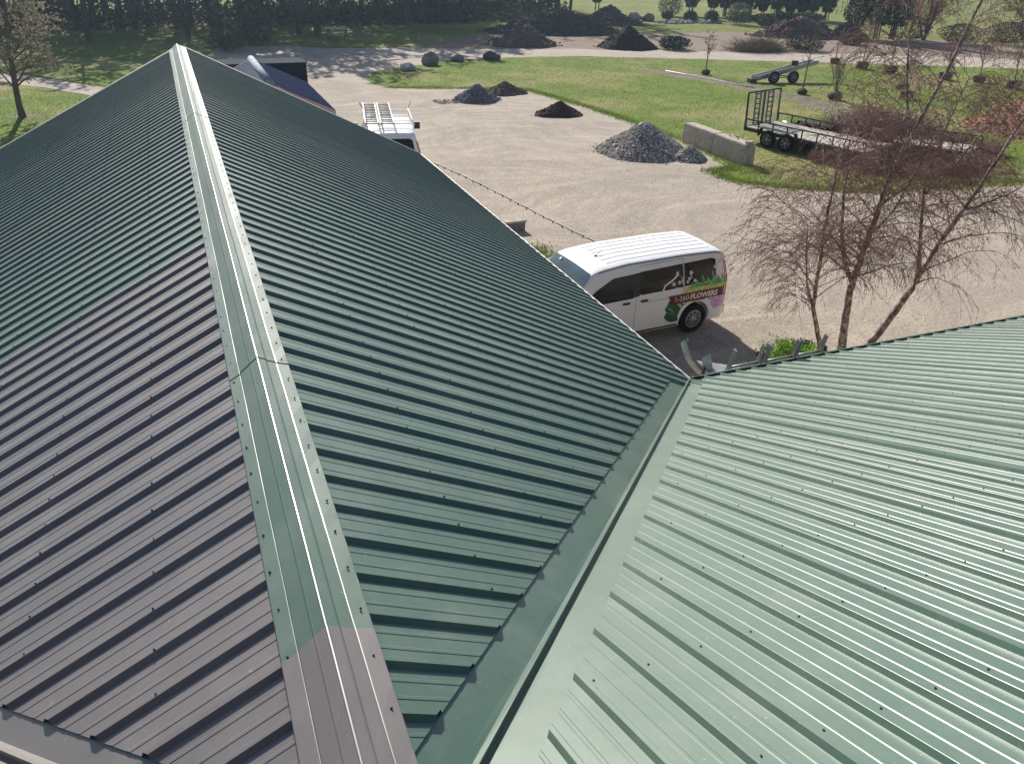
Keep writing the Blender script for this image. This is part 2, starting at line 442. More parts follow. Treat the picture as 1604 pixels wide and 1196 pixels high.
def panel(axis0, fn, lo, hi, mat, name='roof_panel', clip=None, flip=1):
    """fn(a, t, h) -> xyz; a along the building axis, t up/down the slope; lo(a), hi(a) slope limits"""
    mb = MB(); vs = []
    dz = R.uniform(-0.0007, 0.0007)
    prof = [(axis0 + flip * s, h + dz) for s, h in PR]
    if clip:
        a0, a1 = clip
        pp = []
        for (s, h), (s2, h2) in zip(prof[:-1], prof[1:]):
            if s >= a0 and s <= a1: pp.append((s, h))
        if prof[-1][0] >= a0 and prof[-1][0] <= a1: pp.append(prof[-1])
        prof = pp
    rows = []
    for s, h in prof:
        l, hh = lo(s), hi(s)
        if hh - l < 0.01: continue
        ts = [l, l + 0.33 * (hh - l), l + 0.67 * (hh - l), hh]
        rows.append([fn(s, t, h) for t in ts])
    if len(rows) < 2: return None
    for r in rows: vs += r
    fs = []
    for i in range(len(rows) - 1):
        for j in range(3):
            a = i * 4 + j
            fs.append((a, a + 1, a + 5, a + 4))
    mb.add(vs, fs)
    return mb.build(name, mat, bld)
fB = lambda a, t, h: (t, a, RZ - t * TT + h)
fA = lambda a, t, h: (-t, a, RZ - t * TT + h)
fN = lambda a, t, h: (a, t, ZE + (YC - t) * TP + h)
fS = lambda a, t, h: (a, 2 * YS - t, ZE + (YC - t) * TP + h)
GAP = 0.23
def hiB(y): return W + 0.03 if y > YC - 0.25 else max(0.0, min(W + 0.03, xv(y) - GAP))
LS = 0.12
def hiA(y): return W + 0.03 if y > YC - 0.1 else max(0.0, min(W + 0.03, xv(y) + LS - 0.19))
yb0 = 1.9372
k = -1
while yb0 + k * 4 * P < YF:
    a0 = yb0 + k * 4 * P
    panel(a0, fB, lambda y: 0.085, hiB, M['green'], clip=(1.0, YF))
    k += 1
ya0 = 6.886
k = -6
while ya0 + k * 4 * P < YF:
    a0 = ya0 + k * 4 * P
    o = panel(a0, fA, lambda y: 0.10, hiA, M['brown'] if k < 0 else M['green'], clip=(1.0, YF))
    if o and k < 0: o['label'] = 'brown roof panel'
    k += 1
# north slope of the cross wing, right and left of the main building
def loN(x):
    ax = abs(x)
    return YS + 0.04
def hiN(x):
    ax = abs(x)
    if ax > W - 0.02: return YC + 0.03
    return max(YS, yv(max(0.0, ax - GAP)) if ax > GAP else yv(0) )
k = -20
xc0 = 3.9974 - 0.0
while xc0 + k * 4 * P < XW1:
    a0 = xc0 + k * 4 * P
    if a0 + 4 * P > XW0:
        mt = M['green'] if a0 > -0.6 else M['brown']
        panel(a0, fN, loN, hiN, mt, clip=(XW0, XW1))
        panel(a0, fS, loN, lambda x: YC + 0.03, M['green'], clip=(XW0, XW1))
    k += 1
# decks under the sheets
mb = MB()
def slab(quad, th=0.05):
    vs = [tuple(p) for p in quad] + [(p[0], p[1], p[2] - th) for p in quad]
    mb.add(vs, [(0,1,2,3),(7,6,5,4),(0,4,5,1),(1,5,6,2),(2,6,7,3),(3,7,4,0)])
d = -0.045
slab([(0, 1.3, RZ + d), (W, YC, ZE + d), (W, YF - 0.02, ZE + d), (0, YF - 0.02, RZ + d)])
slab([(0, 1.3, RZ + d), (0, YF - 0.02, RZ + d), (-W, YF - 0.02, ZE + d), (-W, YC, ZE + d)])
d = -0.095
slab([(XW0 + .02, YS, ZC + d), (XW1 - .02, YS, ZC + d), (XW1 - .02, YC, ZE + d), (XW0 + .02, YC, ZE + d)])
slab([(XW0 + .02, YS, ZC + d), (XW0 + .02, 2 * YS - YC, ZE + d), (XW1 - .02, 2 * YS - YC, ZE + d), (XW1 - .02, YS, ZC + d)])
mb.build('roof_deck', M['deck'], bld)
# walls
def wall(pts2, y0=None, x0=None, th=0.15):
    w = MB(); n = len(pts2)
    if y0 is not None: A = [(p[0], y0, p[1]) for p in pts2]; B_ = [(p[0], y0 + th, p[1]) for p in pts2]
    else: A = [(x0, p[0], p[1]) for p in pts2]; B_ = [(x0 + th, p[0], p[1]) for p in pts2]
    w.add(A + B_, [tuple(range(n)), tuple(range(2 * n - 1, n - 1, -1))] + [(i, (i + 1) % n, (i + 1) % n + n, i + n) for i in range(n)])
    w.build('wall', M['siding'], bld)
zi = -0.12
wall([(-4.5, 0), (4.5, 0), (4.5, RZ - 4.5 * TT + zi), (0, RZ + zi), (-4.5, RZ - 4.5 * TT + zi)], y0=YF - 0.45)
wall([(7.2, 0), (YF - 0.3, 0), (YF - 0.3, RZ - 4.6 * TT + zi), (7.2, RZ - 4.6 * TT + zi)], x0=4.45)
wall([(7.2, 0), (YF - 0.3, 0), (YF - 0.3, RZ - 4.6 * TT + zi), (7.2, RZ - 4.6 * TT + zi)], x0=-4.6)
wall([(4.4, 0), (XW1 - 0.4, 0), (XW1 - 0.4, ZE + 0.05), (4.4, ZE + 0.05)], y0=YC - 0.5)
wall([(XW0 + 0.4, 0), (-4.4, 0), (-4.4, ZE + 0.05), (XW0 + 0.4, ZE + 0.05)], y0=YC - 0.5)
wall([(XW0 + 0.4, 0), (XW1 - 0.4, 0), (XW1 - 0.4, ZE + 0.05), (XW0 + 0.4, ZE + 0.05)], y0=2 * YS - YC + 0.4)
for xx in (XW0 + 0.4, XW1 - 0.4):
    wall([(2 * YS - YC + 0.4, 0), (YC - 0.4, 0), (YC - 0.4, ZE + 0.05), (YS, ZC + zi), (2 * YS - YC + 0.4, ZE + 0.05)], x0=xx)
# valley flashing: two flat wings and a standing crimp, on both sides of the main roof
for sgn, m1 in ((1, 'green'), (-1, 'brown')):
    mb = MB(); cross = []
    ds = [(-0.42, 0), (-0.06, 0), (-0.028, 0.0), (-0.022, 0.006), (-0.012, 0.034), (0.012, 0.036), (0.020, 0.006), (0.026, 0.0), (0.06, 0), (0.42, 0)]
    n = 24; vs = []; fs = []
    for i in range(n + 1):
        t = i / n
        y = 1.30 + (YC + 0.03 - 1.30) * t
        x0 = (y - (YC - W * TT / TP)) * TP / TT
        for dx, h in ds:
            sh_ = LS if sgn < 0 else 0.0
            x = max(x0 + sh_ + dx, 0.02) if dx < 0 else x0 + sh_ + dx
            zb = (RZ - abs(x) * TT) if dx < 0 else (ZE + (YC - y) * TP) - (0.03 * max(0.0, 1 - dx / 0.42) if sgn < 0 else 0)
            if sgn < 0 and dx < 0: zb = max(zb, ZE + (YC - y) * TP - 0.03)
            wob = 0.0015 * math.sin(7 * y + 40 * dx)
            vs.append((sgn * x, y, zb + PAN - 0.010 + h + wob))
    kx = len(ds)
    for i in range(n):
        for j in range(kx - 1):
            a = i * kx + j
            fs.append((a, a + 1, a + kx + 1, a + kx) if sgn > 0 else (a, a + kx, a + kx + 1, a + 1))
    mb.add(vs, fs); o = mb.build('valley_flashing', M[m1], bld)
    if sgn < 0: o['label'] = 'brown valley flashing'
# green patch of underlying flashing at the brown valley
mb = MB()
mb.add([(-0.80, 2.10, RZ - 0.80 * TT + PAN - .004), (-0.74, 2.34, RZ - 0.74 * TT + PAN - .004), (-0.50, 2.02, RZ - 0.5 * TT + PAN - .006), (-0.50, 1.70, RZ - 0.5 * TT + PAN - .006), (-0.66, 1.7, RZ - 0.66 * TT + PAN - .004)], [(0, 1, 2, 3, 4)])
mb.build('flashing_offcut', M['green'], bld)
# ridge caps
CAPP = [(-0.226, 5.3985), (-0.224, 5.4030), (-0.168, 5.4330), (-0.165, 5.4335), (-0.162, 5.4430), (-0.110, 5.4840), (-0.105, 5.4910), (-0.099, 5.4950),
        (-0.067, 5.5190), (-0.063, 5.5240), (-0.058, 5.5240), (-0.053, 5.5200), (-0.022, 5.5055), (-0.017, 5.5020), (-0.012, 5.4960), (0.032, 5.4770), (0.035, 5.4715), (0.039, 5.4715), (0.101, 5.4535), (0.103, 5.4490)]
def cap(y0, y1, mat, lift, skew=0.0):
    mb = MB(); n = max(4, int((y1 - y0) / 0.12)); vs = []; fs = []
    ys = [y0] + [y0 + (y1 - y0) * i / n for i in range(n + 1)] + [y1]
    n += 2
    for i, y in enumerate(ys):
        drop = 0.0020 if i in (0, n) else 0.0
        for x, z in CAPP:
            yy = y + (skew * (x + 0.06) if i <= 1 else 0)
            wob = 0.0022 * fbm(y * 1.7, x * 9, 5) + (0.003 * fbm(y * 6, x * 2, 9) if abs(x + 0.06) > 0.13 else 0)
            vs.append((x + 0.002 * fbm(y * 0.9, 3, 1), yy, z + lift + wob - drop))
    kx = len(CAPP)
    for i in range(n):
        for j in range(kx - 1):
            a = i * kx + j; fs.append((a, a + 1, a + kx + 1, a + kx))
    mb.add(vs, fs, False)
    return mb.build('ridge_cap', mat, bld)
cap(1.15, 2.30, M['brown'], 0.0055)['label'] = 'brown ridge cap'
cap(2.22, 4.55, M['green'], 0.0)
cap(4.42, 8.12, M['green'], 0.0042)
cap(8.02, 11.7, M['green'], 0.0)
cap(11.6, 15.3, M['green'], 0.0042)
cap(15.2, YF + 0.04, M['green'], 0.0)
mb = MB()    # cross ridge cap over the wing
mb.add([(XW0, YS - 0.17, ZC - 0.17 * TP + .004), (XW0, YS, ZC + .02), (XW0, YS + 0.17, ZC - 0.17 * TP + .004), (XW1, YS - 0.17, ZC - 0.17 * TP + .004), (XW1, YS, ZC + .02), (XW1, YS + 0.17, ZC - 0.17 * TP + .004)], [(0, 3, 4, 1), (1, 4, 5, 2)])
mb.build('wing_ridge_cap', M['green'], bld)
# eave drip edges and rake trims
mb = MB(); n = 60
y = YC + 0.02
mb.bar((W + 0.045, YC + 0.04, ZE - 0.045), (W + 0.045, YF, ZE - 0.05), 0.012, 0.06)
mb.build('eave_trim', M['galv'], bld)
mb = MB(); mb.bar((W + 0.06, YC + 0.045, ZE - 0.05), (XW1, YC + 0.045, ZE - 0.05), 0.02, 0.09); mb.build('eave_trim', M['green'], bld)
mb = MB(); mb.bar((-W - 0.045, YC + 0.04, ZE - 0.045), (-W - 0.045, YF, ZE - 0.045), 0.02, 0.09); mb.build('eave_trim', M['green'], bld)
for sgn in (1, -1):
    mb = MB()
    mb.add([(sgn * 0.05, YF - 0.09, RZ - 0.05 * TT + 0.006), (sgn * 0.05, YF + 0.02, RZ - 0.05 * TT + 0.012), (sgn * (W + .04), YF + 0.02, ZE - .02 + 0.012), (sgn * (W + .04), YF - 0.09, ZE - .02 + 0.006),
            (sgn * 0.05, YF + 0.022, RZ - 0.05 * TT - 0.12), (sgn * (W + .04), YF + 0.022, ZE - .02 - 0.12)], [(0, 1, 2, 3) if sgn < 0 else (3, 2, 1, 0), (1, 4, 5, 2)])
    mb.build('rake_trim', M['green'], bld)
# raised trim length with screws near the far eave corner
mb = MB()
mb.add([(4.15, YF - 0.30, RZ - 4.15 * TT + .030), (4.15, YF - 0.02, RZ - 4.15 * TT + .11), (W + .05, YF - 0.02, ZE - .02 + .09), (W + .05, YF - 0.30, ZE - .02 + 0.030)], [(3, 2, 1, 0)])
# screws
def screws(pts, nrm, name='screw'):
    mb = MB()
    nrm = Vector(nrm).normalized()
    a = nrm.cross(Vector((0.3, 1, 0.1))).normalized(); b = nrm.cross(a)
    for p in pts:
        p = Vector(p)
        j = Vector((R.uniform(-1, 1), R.uniform(-1, 1), 0)) * 0.004
        vs = []
        for rr, hh in ((0.0060, 0.0), (0.0060, 0.0015), (0.0036, 0.002), (0.0034, 0.007)):
            for q in range(6):
                an = q * math.pi / 3
                vs.append(p + j + a * (rr * math.cos(an)) + b * (rr * math.sin(an)) + nrm * hh)
        fs = []
        for l in range(3):
            for q in range(6):
                fs.append((l * 6 + q, l * 6 + (q + 1) % 6, l * 6 + 6 + (q + 1) % 6, l * 6 + 6 + q))
        fs.append((18, 19, 20, 21, 22, 23))
        mb.add(vs, fs)
    o = mb.build(name, M['screw'], bld); o['kind'] = 'stuff'
    return o
pB = []; pA = []; y = yb0 - 2 * P
while y < YF - 0.1:
    x = 0.67
    while x < hiB(y) - 0.06:
        pB.append((x, y, RZ - x * TT)); x += 0.54
    y += P
y = ya0 - 20 * P
while y < YF - 0.1:
    x = 0.67
    while x < hiB(y) - 0.06:
        pA.append((-x, y, RZ - x * TT)); x += 0.565
    y += P
screws(pB, (TT, 0, 1)); screws(pA, (-TT, 0, 1))
pc = [(0.072, yb0 + i * P + R.uniform(-.01, .01), 5.4665) for i in range(74)]
pc2 = [(-0.203, ya0 - 20 * P + i * P + R.uniform(-.01, .01), 5.4150) for i in range(73)]
screws(pc, (TT, 0, 1)); screws(pc2, (-TT, 0, 1))
pn = []
x = xc0 - 18 * P
while x < XW1:
    y = YC - 0.36
    while y > YS + 0.2:
        if y < hiN(x) - 0.06 and (abs(x) > 0.3): pn.append((x + 0.02, y, ZE + (YC - y) * TP - 0.002))
        y -= 0.606
    x += P
screws(pn, (0, TP, 1))
# ------------------------------------------------------------------ ladders and sheet metal at the eave corner
def ladder(x0, x1, yb, ytop, ztop, label):
    t = empty('extension_ladder', ((x0 + x1) / 2, yb, 0.02), 0, label, 'ladder', 'ladders leaning on the wing eave')
    w = (x1 - x0) / 2
    dy = ytop - yb
    for s in (-1, 1):
        mb = MB(); mb.bar((s * w, 0, 0), (s * w, dy, ztop), 0.026, 0.055); mb.build('rail', M['alu'], t)
    n = int(ztop / 0.30); 
    for i in range(1, n + 1):
        f = i * 0.30 / ztop
        if f > 0.995: break
        mb = MB(); mb.tube([(-w, dy * f, ztop * f), (w, dy * f, ztop * f)], 0.018, 6); mb.build('rung', M['alu'], t)
    for s in (-1, 1):
        mb = MB(); mb.box((s * w, 0, 0.0), (0.05, 0.09, 0.05)); mb.build('foot', M['rubber'], t)
    return t
ladder(5.545, 5.975, 8.05, 7.215, 3.28, 'aluminium ladder at the eave nearest the bent sheet metal')
ladder(6.075, 6.505, 8.02, 7.215, 3.26, 'middle aluminium ladder of three leaning on the eave')
ladder(6.555, 6.935, 8.05, 7.215, 3.26, 'aluminium ladder at the eave nearest the birch trunks')
t = empty('bent_gutter_offcut', (5.25, 7.5, 2.9), 0, 'shiny bent strip of sheet metal sticking up at the valley corner', 'sheet metal')
mb = MB()
strip = [(-0.27, 0.06, 0.43), (-0.22, 0.05, 0.30), (-0.17, 0.03, 0.18), (-0.07, 0.0, 0.05), (0.04, -0.03, -0.06), (0.09, -0.05, -0.12)]
vs = []
for p in strip:
    vs += [(p[0], p[1], p[2]), (p[0] + 0.060, p[1] - 0.015, p[2] + 0.012), (p[0] + 0.063, p[1] - 0.04, p[2] + 0.02)]
fs = []
for i in range(len(strip) - 1):
    for j in range(2):
        a = i * 3 + j; fs.append((a, a + 1, a + 4, a + 3))
mb.add(vs, fs); mb.build('strip', M['galv'], t)
mb = MB()
for px, pz in ((-0.24, 0.43), (-0.19, 0.44)): mb.add([(px, .055, pz), (px + .012, .05, pz + .05), (px + .03, .045, pz)], [(0, 1, 2)])
mb.build('tab', M['galv'], t)
t = empty('folded_flashing', (5.42, 7.42, 2.9), 0, 'short folded grey metal piece beside the bent strip', 'sheet metal')
mb = MB()
mb.add([(-0.12, 0, -0.06), (0.03, -0.03, -0.08), (-0.06, 0.02, 0.27), (-0.17, 0.03, 0.22), (0.07, 0.05, -0.08), (-0.03, 0.08, 0.26)], [(0, 1, 2, 3), (1, 4, 5, 2)])
mb.build('fold', M['galv'], t)
mb = MB(); mb.box((-0.125, 0.01, 0.0), (0.018, 0.03, 0.20)); mb.build('edge_strip', M['black'], t)
mb = MB()
mb.add([(5.32, 7.30, 2.955), (5.30, 7.62, 3.0), (5.62, 7.55, 2.93), (5.98, 7.27, 2.915), (5.32, 7.30, 2.945), (5.30, 7.62, 2.99), (5.62, 7.55, 2.92), (5.98, 7.27, 2.905)],
       [(0, 1, 2, 3), (7, 6, 5, 4), (0, 4, 5, 1), (1, 5, 6, 2), (2, 6, 7, 3), (3, 7, 4, 0)])
tag(mb.build('diverter_sheet', M['alu']), 'flat grey triangular metal sheet lying beside the eave corner', 'sheet metal')

# ------------------------------------------------------------------ second building and shed
hb = empty('small_gabled_building', (2.3, 27.4, 0), 0, 'small low building with dark blue ribbed roof and rose fascia', 'building')
mb = MB(); mb.box((0, 0, 1.45), (3.0, 4.8, 2.9)); mb.build('wall', M['fascia'], hb)
RH, EH, HWD, HL = 3.78, 2.98, 1.75, 2.65
for sgn in (1, -1):
    for q in range(6):
        y0 = -HL + q * (2 * HL / 6); y1 = y0 + 2 * HL / 6
        mb = MB(); vs = []; fs = []
        pr = []
        nn = 4
        for kk in range(nn):
            s0 = y0 + kk * (y1 - y0) / nn; pw = (y1 - y0) / nn
            pr += [(s0, 0.0), (s0 + 0.02, 0.022), (s0 + 0.045, 0.022), (s0 + 0.065, 0.0)]
        pr.append((y1, 0.0))
        for s, h in pr: vs += [(0, s, RH + h), (sgn * HWD, s, EH + h)]
        for i in range(len(pr) - 1): fs.append((2 * i, 2 * i + 1, 2 * i + 3, 2 * i + 2) if sgn < 0 else (2 * i, 2 * i + 2, 2 * i + 3, 2 * i + 1))
        mb.add(vs, fs); mb.build('roof_panel', M['navy'], hb)
mb = MB(); mb.tube([(0, -HL - .03, RH - .02), (0, HL + .03, RH - .02)], 0.12, 10); mb.build('ridge_cap', M['oldcap'], hb)
for sgn in (1, -1):
    mb = MB(); mb.add([(0, -HL - .02, RH), (sgn * HWD, -HL - .02, EH), (sgn * HWD, -HL - .02, EH - .22), (0, -HL - .02, RH - .22),
                       (0, -HL + .02, RH - .01), (sgn * HWD, -HL + .02, EH - .01), (sgn * HWD, -HL + .02, EH - .23), (0, -HL + .02, RH - .23)],
                      [(0, 1, 2, 3), (7, 6, 5, 4), (0, 4, 5, 1), (3, 2, 6, 7), (1, 5, 6, 2)]); mb.build('fascia', M['fascia'], hb)
sh = empty('dark_shed', (2.65, 33.2, 0), 0, 'dark flat topped shed wall behind the small blue roofed building', 'shed')
mb = MB(); mb.box((0, -1.2, 1.7), (3.3, 1.2, 3.4)); mb.build('wall', M['navydark'], sh)
mb = MB(); mb.box((0, -1.2, 3.42), (3.36, 1.26, 0.04)); mb.build('roof', M['navydark'], sh)
for q in range(9):
    mb = MB(); mb.box((-1.6 + q * 0.4, -1.815, 1.7), (0.04, 0.03, 3.36)); mb.build('batten', M['navydark'], sh)

# ------------------------------------------------------------------ vans
def lerp(a, b, t): return a + (b - a) * t
def curve(pts, s):
    if s <= pts[0][0]: return pts[0][1]
    for (a, va), (b, vb) in zip(pts[:-1], pts[1:]):
        if s <= b:
            t = (s - a) / (b - a); return lerp(va, vb, t)
    return pts[-1][1]
class Van:
    """x forward from the rear bumper, y left positive, z up"""
    def __init__(s, L, top, halfw, belt, roofw, zb=0.24):
        s.L = L; s.top = top; s.hw = halfw; s.belt = belt; s.rw = roofw; s.zb = zb
        s.nose = [(0.0, 0.93), (0.06, 0.975), (0.18, 1.0), (L - 0.75, 1.0), (L - 0.3, 0.93), (L - 0.08, 0.78), (L, 0.60)]
    def half(s, x, z):
        rt = curve(s.top, x)
        if z < 0.45: w = lerp(s.hw * 0.955, s.hw, (z - s.zb) / (0.45 - s.zb))
        elif z < s.belt: w = s.hw - 0.012 * ((z - 0.45) / (s.belt - 0.45)) ** 2
        else: w = lerp(s.hw - 0.012, s.rw, min(1, (z - s.belt) / (1.74 - s.belt)) ** 1.15)
        return w * curve(s.nose, x)
    def xs(s, x, z):
        return x + max(0.0, z - s.belt) * 0.16 * max(0.0, 1 - x / 1.2)
    def section(s, x):
        rt = curve(s.top, x); sh = rt - 0.085
        pts = []
        for f in (0.0, 0.04, 0.14, 0.3, 0.45, 0.55, 0.62, 0.72, 0.84, 0.94, 1.0):
            z = s.zb + (sh - s.zb) * f
            pts.append((s.half(x, z), z))
        w0 = pts[-1][0]
        for ang in (25, 50, 72):
            a = rad(ang)
            pts.append((w0 - 0.085 * (1 - math.cos(a)) * 1.0, sh + 0.065 * math.sin(a)))
        w1 = pts[-1][0]; z1 = pts[-1][1]
        for f in (0.75, 0.5, 0.25, 0.0):
            pts.append((w1 * f, z1 + (rt - z1) * (1 - f * f)))
        return [(s.xs(x, z), y, z) for y, z in pts]
    def loft(s, x0, x1, n, i0=0, i1=None, off=0.0, left=True, right=True):
        rows = []
        for k in range(n + 1):
            x = x0 + (x1 - x0) * k / n
            sec = s.section(x)
            sec = sec[i0:i1]
            full = [(p[0], p[1], p[2]) for p in sec]
            full += [(p[0], -p[1], p[2]) for p in sec[::-1][(1 if i1 is None else 0):]]
            rows.append(full)
        return rows
    def body(s, mat, parent, wheels):
        xs = [0.0, 0.03, 0.08, 0.18]
        x = 0.3
        while x < s.L - 0.35: xs.append(x); x += 0.12
        xs += [s.L - 0.3, s.L - 0.2, s.L - 0.12, s.L - 0.06, s.L]
        vs = []; rows = []
        for x in xs:
            sec = s.section(x); full = [(p[0], p[1], p[2]) for p in sec] + [(p[0], -p[1], p[2]) for p in sec[::-1][1:]]
            rows.append(full)
        kx = len(rows[0])
        for r in rows: vs += r
        fs = []
        for i in range(len(rows) - 1):
            for j in range(kx):
                j2 = (j + 1) % kx
                fs.append((i * kx + j, (i + 1) * kx + j, (i + 1) * kx + j2, i * kx + j2))
        fs.append(tuple(range(kx))); fs.append(tuple((len(rows) - 1) * kx + j for j in range(kx))[::-1])
        mb = MB(); mb.add(vs, fs, True)
        o = mb.build('body', mat, parent)
        bm = bmesh.new(); bm.from_mesh(o.data); bmesh.ops.recalc_face_normals(bm, faces=bm.faces); bm.to_mesh(o.data); bm.free()
        cutters = []
        for wx in wheels:
            for sy in (1, -1):
                c = MB(); c.tube([(wx, sy * (s.hw - 0.26), 0.36), (wx, sy * (s.hw + 0.1), 0.36)], 0.395, 28)
                co = c.build('cut', None, parent)
                bm = bmesh.new(); bm.from_mesh(co.data); bmesh.ops.recalc_face_normals(bm, faces=bm.faces); bm.to_mesh(co.data); bm.free()
                md = o.modifiers.new('b', 'BOOLEAN'); md.operation = 'DIFFERENCE'; md.object = co; md.solver = 'EXACT'
                cutters.append(co)
        bpy.context.view_layer.update()
        dg = bpy.context.evaluated_depsgraph_get()
        nm = bpy.data.meshes.new_from_object(o.evaluated_get(dg))
        o.modifiers.clear(); o.data = nm
        for c in cutters: bpy.data.objects.remove(c)
        try: nm.set_sharp_from_angle(angle=rad(38))
        except Exception: pass
        return o
    def patch(s, poly, name, mat, parent, off=0.004, side=1, th=0.0):
        """polygon in (x, z) laid on the body side"""
        n = len(poly); dens = []
        for i in range(n):
            a, b = poly[i], poly[(i + 1) % n]
            L = math.hypot(a[0] - b[0], a[1] - b[1]); k = max(1, int(L / 0.08))
            for j in range(k): dens.append((lerp(a[0], b[0], j / k), lerp(a[1], b[1], j / k)))
        bm = bmesh.new()
        vv = [bm.verts.new((p[0], 0, p[1])) for p in dens]
        bm.faces.new(vv)
        x0 = min(p[0] for p in dens); x1 = max(p[0] for p in dens); z0 = min(p[1] for p in dens); z1 = max(p[1] for p in dens)
        z = z0 + 0.06
        while z < z1:
            bmesh.ops.bisect_plane(bm, geom=bm.verts[:] + bm.edges[:] + bm.faces[:], plane_co=(0, 0, z), plane_no=(0, 0, 1)); z += 0.06
        x = x0 + 0.15
        while x < x1:
            bmesh.ops.bisect_plane(bm, geom=bm.verts[:] + bm.edges[:] + bm.faces[:], plane_co=(x, 0, 0), plane_no=(1, 0, 0)); x += 0.15
        for v in bm.verts:
            X, Z = v.co.x, v.co.z
            v.co = (s.xs(X, Z), side * (s.half(X, Z) + off), Z)
        bmesh.ops.recalc_face_normals(bm, faces=bm.faces)
        me = bpy.data.meshes.new(name); bm.to_mesh(me); bm.free()
        me.materials.append(mat)
        o = bpy.data.objects.new(name, me); C.objects.link(o); o.parent = parent
        return o
def make_wheel(parent, x, y, r, w, side, spokes=9):
    t = empty('wheel', (x, y, r)); t.parent = parent
    mb = MB()
    prof = [(-w / 2, r * 0.60), (-w / 2, r * 0.93), (-w / 2 + 0.02, r), (w / 2 - 0.02, r), (w / 2, r * 0.93), (w / 2, r * 0.62)]
    n = 28; vs = []; fs = []
    for i in range(n):
        a = 2 * math.pi * i / n
        for py, pr in prof: vs.append((pr * math.cos(a), py, pr * math.sin(a)))
    kx = len(prof)
    for i in range(n):
        i2 = (i + 1) % n
        for j in range(kx - 1): fs.append((i * kx + j, i2 * kx + j, i2 * kx + j + 1, i * kx + j + 1))
    mb.add(vs, fs, True); mb.build('tyre', M['rubber'], t)
    mb = MB(); ro = r * 0.63; yo = side * (w / 2 - 0.01)
    ring = []
    for i in range(n):
        a = 2 * math.pi * i / n
        ring += [(ro * math.cos(a), yo, ro * math.sin(a)), (ro * 0.88 * math.cos(a), yo + side * 0.006, ro * 0.88 * math.sin(a)), (ro * 0.85 * math.cos(a), yo - side * 0.03, ro * 0.85 * math.sin(a))]
    fs = []
    for i in range(n):
        i2 = (i + 1) % n
        for j in range(2): fs.append((i * 3 + j, i2 * 3 + j, i2 * 3 + j + 1, i * 3 + j + 1))
    mb.add(ring, fs)
    for q in range(spokes):
        a = 2 * math.pi * q / spokes
        for da in (-0.10, 0.10):
            p0 = Vector((0.05 * math.cos(a + da), yo, 0.05 * math.sin(a + da))); p1 = Vector((ro * 0.9 * math.cos(a + da * 1.3), yo - side * 0.004, ro * 0.9 * math.sin(a + da * 1.3)))
            mb.bar(p0, p1, 0.016, 0.014)
    mb.tube([(0, yo - side * .02, 0), (0, yo + side * .012, 0)], 0.05, 12)
    mb.build('rim', M['rimgrey'], t)
    mb = MB(); mb.tube([(0, yo - side * 0.10, 0), (0, yo - side * 0.035, 0)], ro, 20); mb.build('brake_disc', M['plastic'], t)
    return t

V = Van(4.72, [(0, 1.70), (0.06, 1.76), (0.25, 1.805), (1.2, 1.835), (2.6, 1.825), (3.25, 1.765), (3.45, 1.70), (3.98, 1.17), (4.15, 1.10), (4.5, 0.96), (4.64, 0.80), (4.72, 0.62)], 0.905, 1.14, 0.735)
va = rad(4.0)
